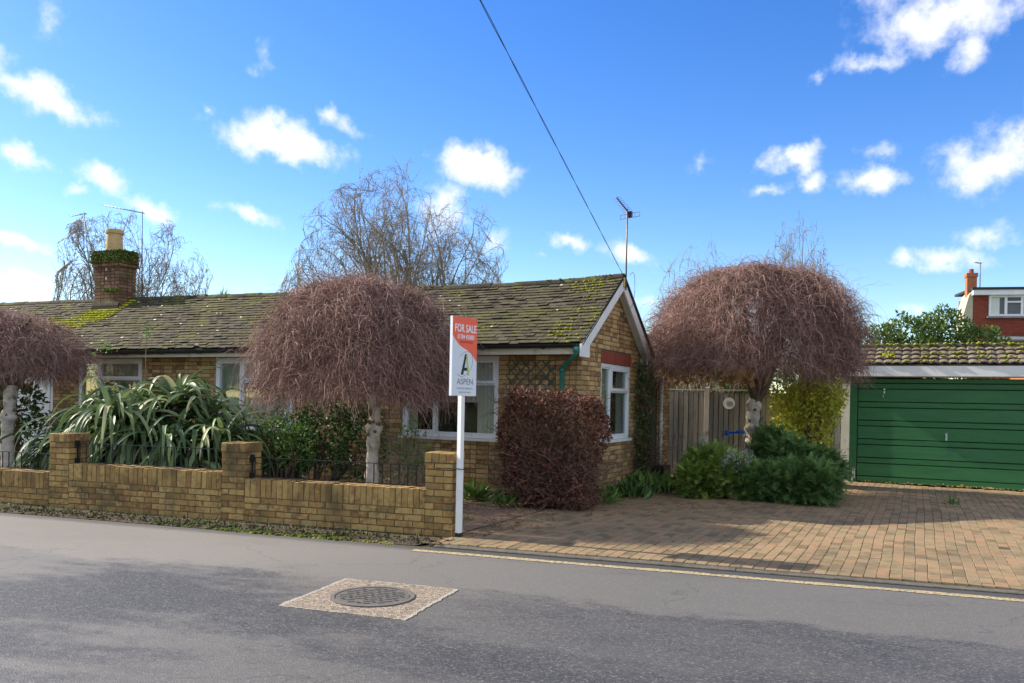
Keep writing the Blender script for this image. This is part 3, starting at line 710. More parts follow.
# lean-to at the rear of the gable side
m = MB(); holed_wall(m, 14.36, 16.35, 0, 1.95, [(15.16, 15.52, .04, 1.9)], gplace, .11); lw = bpart(m, 'side_wall', 'mortar')
m = MB(); brick_face(m, 14.36, 16.35, 0, 1.95, gplace, [(15.16, 15.52, .04, 1.9)]); m.build('brickwork', 'house_brick', lw, fix=False)
m = MB(); m.box(GX - .06, GX - .03, 15.16, 15.52, .04, 1.9); bpart(m, 'side_door', 'trellis_green')
m = MB(); m.box(-8, GX + .06, 14.37, 16.4, 1.955, 2.03); bpart(m, 'flat_roof', 'lead')
m = MB(); m.tube([(GX + .05, 15.62, .35), (GX + .05, 15.62, 1.95)], .036, 10); m.tube([(GX + .05, 15.62, 1.03), (GX + .05, 15.62, 1.07)], .045, 10)
dp = bpart(m, 'downpipe', 'white_paint', smooth=True); dp['label'] = 'white downpipe by the side door'
m = MB(); m.box(GX + .01, GX + .2, 15.35, 15.85, .02, .34); bpart(m, 'drain_box', 'black_plastic')

# chimney
cx0, cx1, cy0, cy1 = -16.88, -16.06, 12.52, 12.96
m = MB(); m.box(cx0 + .01, cx1 - .01, cy0 + .01, cy1 - .01, 3.2, 4.72); m.prism([(cx0 - .02, cy0 - .02), (cx1 + .02, cy0 - .02), (cx1 + .02, cy1 + .02), (cx0 - .02, cy1 + .02)], 'z', 4.38, 4.62)
ch = bpart(m, 'chimney', 'dark_mortar')
m = MB()
for (q, z0_, z1_) in ((0, 3.3, 4.38), (.045, 4.38, 4.66)):
    brick_face(m, cx0 - q, cx1 + q, z0_, z1_, lambda u, z, d: (u, cy0 - q - d, z))
    brick_face(m, cy0 - q, cy1 + q, z0_, z1_, lambda u, z, d: (cx1 + q + d, u, z)); brick_face(m, cx0 - q, cx1 + q, z0_, z1_, lambda u, z, d: (u, cy1 + q + d, z)); brick_face(m, cy0 - q, cy1 + q, z0_, z1_, lambda u, z, d: (cx0 - q - d, u, z))
m.build('brickwork', 'chimney_brick', ch, fix=False)
m = MB(); m.box(cx0 - .05, cx1 + .05, cy0 - .05, cy1 + .05, 4.67, 4.71); m.build('capping', 'bare_concrete', ch)
pts = np.concatenate([np.stack([rng.uniform(cx0 - .07, cx1 + .07, 500), rng.uniform(cy0 - .07, cy0 - .03, 500), rng.uniform(4.46, 4.74, 500) + 0], 1),
                      np.stack([rng.uniform(cx1 + .03, cx1 + .07, 250), rng.uniform(cy0 - .05, cy1, 250), rng.uniform(4.46, 4.74, 250)], 1),
                      np.stack([rng.uniform(cx0, cx1, 300), rng.uniform(cy0, cy1, 300), rng.uniform(4.71, 4.76, 300)], 1),
                      np.stack([rng.uniform(cx1 - .45, cx1 + .05, 110), np.full(110, cy0 - .02), rng.uniform(3.82, 3.88, 110)], 1)])
tag(tufts('chimney_moss', pts, .024, 'dark_moss', ch, squash=.8), kind='stuff')
m = MB(); m.add([(cx0 - .03, cy0 - .05, 3.38), (cx1 + .03, cy0 - .05, 3.38), (cx1 + .03, cy0 - .012, 3.40), (cx0 - .03, cy0 - .012, 3.40), (cx0 - .03, cy0 - .05, 3.50), (cx1 + .03, cy0 - .05, 3.50), (cx1 + .03, cy0 - .012, 3.60), (cx0 - .03, cy0 - .012, 3.60)],
      np.array([[3, 2, 1, 0], [4, 5, 6, 7], [0, 1, 5, 4], [1, 2, 6, 5], [2, 3, 7, 6], [3, 0, 4, 7]])); m.build('flashing', 'ridge_tile', ch)
m = MB(); disc(m, [(.21, 4.70), (.19, 4.74), (.165, 5.16), (.19, 5.17), (.195, 5.22), (.19, 5.26), (.15, 5.26), (.14, 5.1)], 24)
for v in m.V: v += np.array([-16.55, 12.76, 0])
m.build('chimney_pot', 'clay_pot', ch, smooth=False)
for (x, z) in ((-16.5, 4.28), (-16.5, 4.08)): m = MB(); m.box(x, x + .06, cy0 - .02, cy0 - .008, z, z + .07); m.build('tie_plate', 'bare_concrete', ch)

# ------------------------------------------------------------------ aerials
def yagi(name, base, h, boom_dir, n, el, label, size=1.0, tilt=0, refl=True, lean=(0, 0)):
    t = empty(name, base, label, 'aerial')
    m = MB(); top = (lean[0], lean[1], h); m.tube([(0, 0, 0), top], .013 * size, 8); m.build('mast', 'aerial_metal', t, smooth=True)
    b = unit(np.array(boom_dir, float)); side = unit(np.cross(b, [0, 0, 1]))
    m = MB(); A = np.array(top) + [0, 0, -.04] - b * .08; B = A + b * el; m.tube([A, B], .012 * size, 6)
    for i in range(n):
        c = A + b * (el * (.15 + .83 * i / (n - 1))); w = .085 * size * (1.15 - .3 * i / n); m.tube([c - side * w, c + side * w], .0035 * size, 4)
    m.build('boom', 'aerial_metal', t, smooth=True)
    if refl:
        m = MB(); c = A
        for s_ in (-1, 1):
            for hh in (.02, .09): 
                m.tube([c + [0, 0, -hh + .03], c + side * s_ * .20 + [0, 0, -hh + .03]], .004, 4)
            m.tube([c + side * s_ * .20 + [0, 0, .01], c + side * s_ * .20 + [0, 0, -.06]], .004, 4); m.tube([c + side * s_ * .1 + [0, 0, .01], c + side * s_ * .1 + [0, 0, -.06]], .003, 4)
        m.build('reflector', 'aerial_metal', t)
        m = MB(); m.box(A[0] - .035, A[0] + .035, A[1] - .035, A[1] + .035, A[2] - .05, A[2] + .04); m.build('clamp_box', 'black_plastic', t)
    return t
yagi('television_aerial', (-4.34, 12.92, 3.40), 1.34, (-.30, -.85, .52), 9, .42, 'television aerial on a tall rusty pole at the gable apex')
yagi('television_aerial', (-16.02, 13.1, 3.75), 1.98, (-1.0, .0, .22), 10, 1.42, 'aerial on the mast to the right of the chimney pot', refl=False, lean=(-.06, 0))
yagi('television_aerial', (-17.45, 12.9, 3.65), 2.16, (-1.0, .1, 0), 6, .62, 'leaning thin aerial strapped to the left side of the chimney', refl=False, size=.8, lean=(-.38, 0))

# overhead cable from the apex across the road
def cable(name, a, b, sag, r, n=60, wob=0, ph=0):
    t = np.linspace(0, 1, n); a, b = np.array(a), np.array(b)
    P = a + (b - a) * t[:, None]; P[:, 2] -= sag * 4 * t * (1 - t)
    P[:, 0] += wob * np.cos(t * 60 + ph); P[:, 2] += wob * np.sin(t * 60 + ph)
    m = MB(); m.tube(P, r, 6); return m
t = empty('overhead_cable', (-4.34, 12.9, 3.58), 'black twin overhead cable rising from the gable apex across the road', 'cable')
A = np.array((-4.36, 12.90, 3.60)); tgt = np.array((-2.2, 4.0, 3.82)); dirv = (tgt - A)
CABLE_END = (-.78, -5.0, 5.25)
off = np.array((-4.34, 12.9, 3.58))
for k in range(2):
    cb = cable('c', A - off, np.array(CABLE_END) - off, .0, .003, 120, .0045, k * math.pi)
    cb.build('strand', 'cable', t, smooth=True)
m = MB(); s_ = np.linspace(0, 1, 14); lp = np.stack([.05 + .09 * np.sin(s_ * 3.3), .0 * s_, -.1 - .45 * s_ + .15 * np.sin(s_ * 6)], 1); lp[:, 0] += .02; m.tube(lp + np.array([.0, 0, .15]), .004, 5); m.build('slack_loop', 'cable', t, smooth=True)

# trellis
m = MB(); tz0, tz1, tx0, tx1 = 1.25, 2.16, -5.78, -4.94
def clipseg(x, z, dx, dz):
    ts = []
    t0, t1 = -9, 9
    for p, d_, lo, hi in ((x, dx, tx0, tx1), (z, dz, tz0, tz1)):
        a, b = (lo - p) / d_, (hi - p) / d_
        t0, t1 = max(t0, min(a, b)), min(t1, max(a, b))
    return t0, t1
for k in range(-12, 16):
    for s_, yy in ((1, FY - .03), (-1, FY - .04)):
        x, z = tx0 + k * .17, tz0; a, b = clipseg(x, z, .707 * s_, .707)
        if b - a > .08: m.tube([(x + .707 * s_ * a, yy, z + .707 * a), (x + .707 * s_ * b, yy, z + .707 * b)], .009, 4)
t = m.build('trellis', 'trellis_green'); tag(t, 'dark green diamond trellis fixed to the brick above the brown hedge', 'trellis')

# ------------------------------------------------------------------ garden wall
WA = math.atan2(.93, 6.46)
gw = empty('garden_wall', (-4.77, 7.89, 0), 'low weathered yellow brick wall with three square piers along the road', 'wall', rz=WA)
wf = lambda u, z, d: (u, -d, z)
def wall_panel(name, u0, u1, top, nc):
    m = MB(); m.box(u0, u1, .0, .215, -.05, top - .012, .5); o = m.build(name, 'dark_mortar', gw)
    m = MB(); zb = top - .215 - nc * .075
    brick_face(m, u0, u1, zb - .075, top - .22, wf, bond='str', jit=.003, thick=.009)
    brick_face(m, u0, u1, zb - .075, top - .22, lambda u, z, d: (u, .215 + d, z), bond='str', jit=.002)
    u = u0 + .004
    while u < u1 - .03:
        w = min(.066, u1 - u); d_ = max(.003, .008 + rng.normal() * .004); z_ = top + rng.normal() * .005; tl = rng.normal() * .004
        m.add([(u, -d_, top - .213), (u + w, -d_, top - .213), (u + w, .223, top - .213), (u, .223, top - .213), (u + tl, -d_, z_), (u + w + tl, -d_, z_), (u + w + tl, .223, z_), (u + tl, .223, z_)],
              np.array([[4, 5, 6, 7], [0, 1, 5, 4], [1, 2, 6, 5], [2, 3, 7, 6], [3, 0, 4, 7]]))
        u += w + .009
    m.build('brickwork', 'wall_brick', o, fix=False); return o
wall_panel('wall_panel', -12.5, -5.66, .455, 3); wall_panel('wall_panel', -5.32, -2.92, .59, 5); wall_panel('wall_panel', -2.58, -.19, .525, 4)
def pier(u0, u1, top):
    m = MB(); m.box(u0 + .006, u1 - .006, -.004, .322, -.05, top - .02, .5); o = m.build('pier', 'dark_mortar', gw)
    m = MB(); zt = top - .108; y0, y1 = -.004, .322
    z0_ = zt - math.ceil(zt / .075) * .075
    for (pl, a, b) in ((lambda u, z, d: (u, y0 - d, z), u0, u1), (lambda u, z, d: (u1 - .006 + d, u, z), y0 - .006, y1), (lambda u, z, d: (u0 + .006 - d, u, z), y0 - .006, y1), (lambda u, z, d: (u, y1 + d, z), u0, u1)):
        brick_face(m, a, b, z0_, zt, pl, bond='str', jit=.002, thick=.009)
    n = 4; w = (u1 - u0 + .02) / n
    for i in range(n):
        a = u0 - .01 + i * w; m.cham(a + .003, a + w - .006, -.02, .335, zt + .002, top + rng.normal() * .003, .006)
    m.build('brickwork', 'wall_brick', o, fix=False); return o
pier(-5.655, -5.325, .985); pier(-2.915, -2.585, .955); pier(-.185, .145, .94)

def railing(u0, u1, zb, zt, label, n):
    o = empty('railing', (0, 0, 0), label, 'railing', 'black iron railings on the garden wall'); o.parent = None
    c, s = math.cos(WA), math.sin(WA); o.location = (-4.77 + c * u0 - s * .11, 7.89 + s * u0 + c * .11, zb); o.rotation_euler.z = WA
    Lh = u1 - u0; H_ = zt - zb; m = MB()
    m.box(0, Lh, -.012, .012, H_ - .008, H_); m.box(0, Lh, -.012, .012, .012, .02); m.build('rail', 'black_metal', o)
    mid = Lh / 2
    for i in range(n):
        x = Lh * (i + .5) / n
        if abs(x - mid) < .07: continue
        m = MB(); m.box(x - .005, x + .005, -.005, .005, .021, H_ - .009); m.build('bar', 'black_metal', o)
    for x in (.012, Lh - .024): m = MB(); m.box(x, x + .016, -.008, .008, -.0, H_ + .02); m.build('end_post', 'black_metal', o)
    m = MB(); a = .085
    m.tube([(mid - a, 0, .03), (mid + a, 0, H_ - .02)], .005, 5); m.tube([(mid + a, .006, .03), (mid - a, .006, H_ - .02)], .005, 5)
    for sx in (-1, 1):
        for sz in (-1, 1):
            tt = np.linspace(0, 5, 18); rr = .034 * (1 - tt / 7); m.tube(np.stack([mid + sx * (.0 + rr * np.cos(tt) * 1.0), tt * 0 - .004, H_ / 2 + sz * (.05 + rr * np.sin(tt))], 1), .0035, 4)
    m.build('scroll', 'black_metal', o)
    for zz in ((H_ - .06, H_ + .03), (-.002, .06)): m = MB(); m.box(-.005, .03, -.03, .03, *zz); m.build('bracket', 'black_metal', o)
railing(-5.322, -2.918, .597, .865, 'green-tinged iron railing in front of the strap leaved plant', 22)
railing(-2.58, -.19, .532, .785, 'black iron railing in front of the pale tree trunk', 22)
railing(-10.2, -5.66, .462, .70, 'black iron railing at the end near the white doors', 40)

# ------------------------------------------------------------------ sale sign
sp = np.array((-4.525, 7.93, 0.0))
sg = empty('sale_sign', tuple(sp), 'red and white for sale board on a white post by the brick pier', 'sign')
m = MB(); bd = unit(np.array([.127, .532, 0])); bn = np.array([bd[1], -bd[0], 0])
def pt(a, b, z): return tuple(bd * a + bn * b + np.array([0, 0, z]))
def bslab(mb, a0, a1, b0, b1, z0, z1, lean0=(0, 0), lean1=(0, 0)):
    mb.hexa([pt(a0 + lean0[0], b0, z0), pt(a1 + lean0[0], b0, z0), pt(a1 + lean0[0], b1, z0), pt(a0 + lean0[0], b1, z0), pt(a0, b0, z1), pt(a1, b0, z1), pt(a1, b1, z1), pt(a0, b1, z1)])
bslab(m, -.027, .027, -.058, -.004, .0, 2.40); post = m.build('post', 'white_paint', sg)
m = MB(); bslab(m, -.030, .030, -.061, -.001, .0, .06); m.build('post_foot', 'black_plastic', sg)
BW, Z0, Z1 = .20, 1.585, 2.46
m = MB(); bslab(m, -BW, BW, -.0035, .006, Z0, Z1); bslab(m, -BW, -BW + .012, -.03, -.0036, Z0, Z1); board = m.build('board', 'sign_white', sg)
def flat(poly, b, mat, name):
    V = [pt(a, b, z) for a, z in poly]
    V2 = [pt(a, b - .0006, z) for a, z in poly]; k = len(V)
    o = link(name, raw_mesh(name, V + V2, [np.arange(k)[None], np.array([[i, k + i, k + (i + 1) % k, (i + 1) % k] for i in range(k)])]), board, mat); return o
tt = np.linspace(0, 1, 24)
def wave(sh): return [(-BW + (2 * BW) * q, Z1 - (Z1 - Z0) * (.24 + .33 * (q + .085 * math.sin(2 * math.pi * q))) + sh) for q in tt]
wv = wave(0); wv2 = wave(-.028)
# coordinates clipped to the board
red = [(-BW + .001, Z1 - .001)] + [(a if 0 < i < 23 else max(-BW + .001, min(BW - .001, a)), z) for i, (a, z) in enumerate(wv)] + [(BW - .001, Z1 - .001)]
flat(red, .0068, 'sign_red', 'red_panel')
edge = [(max(-BW + .001, min(BW - .001, a)), z) for a, z in wv] + [(max(-BW + .001, min(BW - .001, a)), z) for a, z in wave(-.014)][::-1]
flat(edge, .0076, 'sign_letter', 'curved_edge')
def text(s, cx, cz, h, mat, name, width=None, b=.0082, font_shear=0, off=0.0):
    cu = bpy.data.curves.new(name, 'FONT'); cu.body = s; cu.size = 1; cu.extrude = 0; cu.offset = off; cu.align_x = 'CENTER'; cu.align_y = 'CENTER'; cu.shear = font_shear; cu.resolution_u = 3
    o = bpy.data.objects.new(name, cu); COL.objects.link(o)
    dg = bpy.context.evaluated_depsgraph_get(); dg.update()
    me = bpy.data.meshes.new_from_object(o.evaluated_get(dg)); bpy.data.objects.remove(o); bpy.data.curves.remove(cu)
    co = np.empty(len(me.vertices) * 3); me.vertices.foreach_get('co', co); co = co.reshape(-1, 3)
    ex, ey = np.ptp(co[:, 0]), np.ptp(co[:, 1]); co[:, 0] -= (co[:, 0].min() + co[:, 0].max()) / 2; co[:, 1] -= (co[:, 1].min() + co[:, 1].max()) / 2
    sy = h / ey; sx = (width / ex) if width else sy
    P = np.array([pt(cx + p[0] * sx, b, cz + p[1] * sy) for p in co]); me.vertices.foreach_set('co', P.ravel().astype(np.float32)); me.update(); me.materials.clear()
    return link(name, me, board, mat)
text('FOR SALE', .01, 2.335, .088, 'sign_letter', 'headline_lettering', .345, off=.018)
text('01784 450880', .015, 2.24, .052, 'sign_letter', 'phone_lettering', .27, off=.015)
m = MB(); bslab(m, -.08, .13, .0069, .0086, 2.172, 2.195); m.build('dark_band', 'sign_darkred', board)
# the emblem: an A, black left stroke, green right stroke, in a thin ellipse
flat([(-.058, 1.82), (-.018, 1.82), (.036, 2.05), (.006, 2.05)], .0080, 'sign_black', 'emblem_stroke')
flat([(.055, 1.815), (.08, 1.815), (.044, 2.04), (.022, 2.035)], .0084, 'sign_green', 'emblem_stroke')
flat([(-.03, 1.865), (.05, 1.865), (.045, 1.90), (-.022, 1.90)], .0078, 'sign_black', 'emblem_bar')
m = MB(); q = np.linspace(-2.6, 2.2, 40); m.tube([pt(.0 + .14 * math.cos(x) * .95, .0085, 1.94 + .13 * math.sin(x) + .05 * math.cos(x)) for x in q], .0018, 4); m.build('emblem_ellipse', 'sign_grey', board)
text('ASPEN', .01, 1.745, .066, 'sign_grey', 'name_lettering', .26)
text('• ESTATE AGENTS •', .01, 1.668, .02, 'sign_grey', 'small_lettering', .27)
text('www', .01, 1.625, .014, 'sign_grey', 'small_lettering', .2)
# black wire tie to the pier
m = MB(); tie = [(-.30, -.07, .77), (-.15, -.06, .775), (-.04, -.045, .775), (.045, -.03, .77), (.05, .04, .77), (-.05, .06, .77)]
m.tube(tie, .006, 6); tag(m.build('wire_tie', 'black_plastic', sg), None)

# ------------------------------------------------------------------ weeping trees
def weeping(name, base, cc, Rx, Ry, ztop, zbot, n, label, trunk_mat='pale_bark', lean=(0, 0), fork=1.5, tr=.085, knobbly=True, seed=1, asym=0):
    g = np.random.default_rng(seed)
    t = empty(name, base, label, 'tree', 'weeping trees in the front gardens')
    bx, by, bz = base; C_ = np.array([cc[0] - bx, cc[1] - by, 0])
    # trunk
    hs = np.linspace(0, fork, 34); P = np.stack([lean[0] * hs / fork + .02 * np.sin(hs * 4 + seed), lean[1] * hs / fork + .015 * np.cos(hs * 3), hs - .03], 1)
    rad = tr * (1.1 - .12 * hs / fork + .3 * np.exp(-hs * 8)); rad = rad * (1 + .08 * np.sin(hs * 11 + seed) + .06 * np.sin(hs * 29)) if knobbly else rad
    rad = rad + (.045 * np.exp(-((hs - fork * .66) / .05) ** 2) + .03 * np.exp(-((hs - fork * .9) / .07) ** 2) if knobbly else 0)
    m = MB(); m.tube(P, rad, 14); kb = MB()
    for q in range(16):     # burrs and pruned stubs
        i = g.choice([22, 22, 23, 21, 30, 31, 28, 12]); a = g.random() * 6.28; d_ = np.array([math.cos(a), math.sin(a), .6 * g.normal()]); o0 = P[i] + d_ * rad[i] * .6; ln = rad[i] * (.35 + .5 * g.random())
        kb.tube([o0, o0 + d_ * ln * .7, o0 + d_ * ln], [.03, .026, .012], 7)
    tp = P[-1]
    tb = m.build('trunk', trunk_mat, t, smooth=True); kb.build('burrs', 'weep_bark', tb, smooth=True)
    # limbs spread up and over
    m = MB(); limbs = []
    for k in range(15):
        a = k * 2.399 + g.random(); rr = .35 + .45 * g.random()
        ex = C_ + np.array([math.cos(a) * Rx * rr, math.sin(a) * Ry * rr, 0]); zt = zbot + (ztop - zbot) * (.62 + .33 * math.sqrt(max(0, 1 - rr * rr)))
        st = tp - np.array([0, 0, .25 * g.random()]); s_ = np.linspace(0, 1, 10)[:, None]
        Q = st + (ex - st) * s_ ** .8 * np.array([1, 1, 0]); Q[:, 2] = (st[2] + (zt - st[2]) * np.sin(s_[:, 0] * math.pi / 2 * 1.1)); Q[1:, :] += g.normal(size=(9, 3)) * .03
        m.tube(Q, np.linspace(tr * .55, .012, 10), 7); limbs.append(Q)
        for j in range(6):
            i0 = g.integers(3, 9); st2 = Q[i0]; dv = unit(g.normal(size=3) * np.array([1, 1, .3])); dv[2] = abs(dv[2]) * .5 + .15
            s2 = np.linspace(0, 1, 6)[:, None]; Q2 = st2 + dv * s2 * (.5 + .3 * g.random()) * np.array([1, 1, 1]) - np.array([0, 0, .35]) * s2 ** 2.2; Q2[1:] += g.normal(size=(5, 3)) * .02
            m.tube(Q2, np.linspace(.014, .005, 6), 5)
    m.build('limbs', 'weep_bark', t, smooth=True)
    # hanging twigs
    S = 9
    u = g.random(n); a = g.random(n) * 2 * np.pi; r0 = np.sqrt(u) * .97
    lump = 1 + .06 * np.sin(a * 2 + seed) + .07 * np.sin(a * 5 + seed * 2) + .05 * np.sin(a * 11)
    H_ = ztop - zbot
    dome = (1 - r0 ** 2.6) ** .55
    dep = g.random(n) ** 1.6 * .45
    z0_ = zbot + .22 * H_ + dome * .78 * H_ * (1 - .25 * dep) + r0 * (.06 * H_ * np.sin(a * 4 + r0 * 5 + seed) + .03 * H_ * np.sin(a * 11 + r0 * 9))
    x0 = C_[0] + np.cos(a) * r0 * Rx * lump * (1 - .3 * dep); y0 = C_[1] + np.sin(a) * r0 * Ry * lump * (1 - .3 * dep)
    skirt = g.random(n) < .68   # start anywhere on the vertical side of the crown
    ks = skirt & (r0 > .52)
    z0_ = np.where(ks, zbot + .1 * H_ + g.random(n) * (z0_ - zbot - .1 * H_), z0_)
    out = np.stack([np.cos(a), np.sin(a), 0 * a], 1)
    Lg = (.22 + .50 * g.random(n) ** 1.5) * (.65 + .35 * r0)
    d = unit(out * (.25 + .55 * r0)[:, None] + np.stack([g.normal(size=n) * .75, g.normal(size=n) * .75, .25 + .55 * g.normal(size=n)], 1))
    P = np.zeros((n, S, 3)); P[:, 0] = np.stack([x0, y0, z0_], 1); step = Lg / (S - 1)
    curl = g.normal(size=(n, 3)) * .22; wild = g.random(n) < .12; step = np.where(wild, step * 1.5, step); Lg = Lg * np.where(wild, 1.5, 1)
    for k in range(1, S):
        P[:, k] = P[:, k - 1] + d * step[:, None]
        d = unit(d + np.array([0, 0, -.24 - .05 * k]) + curl * 1.6 * np.sin(k * 1.3 + curl[:, :1] * 9) + g.normal(size=(n, 3)) * .36 + np.where(wild, .13, 0.)[:, None] * np.array([0, 0, 1.]) + out * np.where(wild, .10, 0.)[:, None])
    # trim at a ragged bottom line
    aa = np.arctan2(P[..., 1] - C_[1], P[..., 0] - C_[0]); zm = zbot + .08 * np.sin(aa * 6 + seed) + .06 * np.sin(aa * 11) + .05 * np.sin(aa * 2 + seed * 1.7) + (.34 * g.random(n) ** 1.4 - .24)[:, None]
    if asym: zm = zm - asym * np.clip((P[..., 0] - C_[0]) / Rx, -1, 1)
    low = P[..., 2] < zm; P[..., 2] = np.where(low, zm + (P[..., 2] - zm) * .25, P[..., 2])
    rad = np.linspace(1, .45, S)[None] * np.where(wild, .0026, .0024 + .0036 * g.random(n) ** 2.5)[:, None]
    cr = tube_mesh('crown', [(P, rad)], 'weep_twig', t, 3)
    return t
weeping('weeping_tree', (-6.90, 9.55, 0), (-7.12, 9.4), 1.50, 1.35, 3.14, 1.36, 18000, 'weeping tree with a pale knobbly trunk behind the black railing', seed=3, lean=(-.02, .02), fork=1.75)
weeping('weeping_tree', (-2.72, 15.1, 0), (-2.62, 15.1), 1.95, 1.9, 3.94, 1.93, 29000, 'weeping tree with a wide dense crown between bungalow and garage', seed=5, fork=1.75, tr=.11, lean=(.12, 0))
weeping('weeping_tree', (-14.35, 9.0, 0), (-15.55, 9.2), 2.05, 1.6, 2.95, 1.66, 13000, 'dark weeping tree in front of the white doors', seed=8, fork=1.65, tr=.1, lean=(-.1, .1))

# ------------------------------------------------------------------ bare trees beyond
def bare_tree(name, base, label, cat, stems, H_, spread, seed, group='bare trees beyond the roofs', droop=.5, levels=4, kids=(7, 6, 5, 4), r0=.12, size=(6, 8), up=.25, tw=.006):
    g = np.random.default_rng(seed); t = empty(name, base, label, cat, group)
    G = {k: [] for k in range(levels + 1)}
    S = 8
    def grow(p, d, ln, r, lv):
        P = [p]; q = p.copy(); dd = d.copy(); w = g.normal(size=3) * .10
        for k in range(S - 1):
            dd = unit(dd + g.normal(size=3) * (.10 + .05 * lv) + w + np.array([0, 0, up if lv < 2 else (-droop * (k / S) * (1 if lv >= 3 else .35))]) * .35)
            q = q + dd * ln / (S - 1); P.append(q.copy())
        P = np.array(P); r1 = max(r * (.35 if lv < levels else .5), tw * .5)
        G[lv].append((P, np.linspace(r, r1, S)))
        if lv >= levels: return
        for k in range(kids[lv]):
            f = .25 + .72 * (k + g.random()) / kids[lv]; i = min(S - 2, int(f * (S - 1))); fr = f * (S - 1) - i
            pp = P[i] * (1 - fr) + P[i + 1] * fr; dl = unit(P[i + 1] - P[i]); side = unit(np.cross(dl, g.normal(size=3)))
            a = (.45 if lv == 0 else .62) * (.7 + .6 * g.random()); nd = unit(dl * math.cos(a) + side * math.sin(a))
            grow(pp, nd, ln * (.52 + .2 * g.random()) * (1.12 - .45 * f if lv else 1.05 - .3 * f), max(r * (1 - .6 * f) * .55, tw), lv + 1)
    for (ang, tilt, hh) in stems:
        d = np.array([math.cos(ang) * math.sin(tilt), math.sin(ang) * math.sin(tilt), math.cos(tilt)])
        grow(np.array([0., 0, 0]) + d * np.array([.3, .3, 0]) * spread, d, hh * H_, r0, 0)
    # grown at a nominal size; brought to the tree's real spread and height
    AP = np.concatenate([p for k in G for p, _ in G[k]]); sx = size[0] / (np.percentile(AP[:, 0], 98.5) - np.percentile(AP[:, 0], 1.5)); sy = size[0] / (np.percentile(AP[:, 1], 98.5) - np.percentile(AP[:, 1], 1.5))
    sz = size[1] / np.percentile(AP[:, 2], 99.7); cx_, cy_ = np.percentile(AP[:, 0], 50), np.percentile(AP[:, 1], 50)
    for k in G: G[k] = [(np.stack([(p[:, 0] - cx_ * np.clip(p[:, 2] / 3, 0, 1)) * sx, (p[:, 1] - cy_ * np.clip(p[:, 2] / 3, 0, 1)) * sy, p[:, 2] * sz], 1), r) for p, r in G[k]]
    def rounded(p):      # keep the outline a full rounded crown
        q = p.copy(); zc, rzz, rxx = size[1] * .60, size[1] * .42, size[0] * .54
        e = np.sqrt((q[:, 0] / rxx) ** 2 + (q[:, 1] / rxx) ** 2 + (np.maximum(q[:, 2] - zc, 0) / rzz) ** 2); an = np.arctan2(q[:, 1], q[:, 0]); lim = .86 + .07 * np.sin(an * 5 + q[:, 2] * 1.7) + .05 * np.sin(q[:, 2] * 4.1 + an * 9); f = np.where(e > lim, (lim + (1 - np.exp(-(e - lim) * 1.3)) * .28) / np.maximum(e, .01), 1)
        q[:, 0] *= f; q[:, 1] *= f; q[:, 2] = np.where(q[:, 2] > zc, zc + (q[:, 2] - zc) * f, q[:, 2]); return q
    for k in G: G[k] = [(rounded(p), r) for p, r in G[k]]
    pack = lambda ks: [(np.array([p for p, _ in G[k]]), np.array([r for _, r in G[k]])) for k in ks if G[k]]
    tube_mesh('trunk', pack([0]), 'birch_limb', t, 7); tube_mesh('branches', pack([1, 2]), 'birch_limb', t, 4)
    tube_mesh('crown', pack([k for k in G if k >= 3]), 'birch_twig', t, 3)
    return t
bare_tree('birch_tree', (-14.2, 20.8, 0), 'tall bare spreading birch behind the middle of the bungalow roof', 'tree', [(.46, .60, .88), (.46, .36, .97), (3.6, .62, .85), (3.6, .36, .97), (2.0, .12, 1), (5.1, .15, 1), (3.3, .50, .92), (.8, .48, .92), (.4, .2, 1)], 7, .8, 11, kids=(9, 6, 5, 4), tw=.006, size=(6.4, 8.5), droop=.22)
bare_tree('birch_tree', (-25.8, 20.7, 0), 'bare pale birch rising behind the brick chimney', 'tree', [(.46, .5, .88), (3.6, .5, .88), (.46, .22, 1), (3.6, .24, 1), (2, .05, 1)], 6, .5, 23, kids=(9, 6, 6, 4), tw=.007, size=(5.2, 8.3), droop=.25)
bare_tree('bare_tree', (-2.85, 25.4, 0), 'slender bare tree rising behind the wide weeping crown', 'tree', [(0, .03, 1.0), (.3, .2, .85), (6.0, .26, .8), (3.1, .16, .8)], 5, .4, 31, kids=(10, 6, 5, 3), r0=.06, droop=.1, tw=.005, size=(2.9, 7.5))
bare_tree('bare_tree', (-4.6, 18.9, 0), 'thin upright bare shrub just right of the gable', 'tree', [(3.0, .2, .95), (2.6, .38, .85), (0, .1, 1.05), (.2, .25, .95), (1.5, .1, .9)], 3.7, .3, 37, levels=3, kids=(7, 5, 4, 2), r0=.025, droop=-.3, tw=.004, size=(2.1, 5.6))

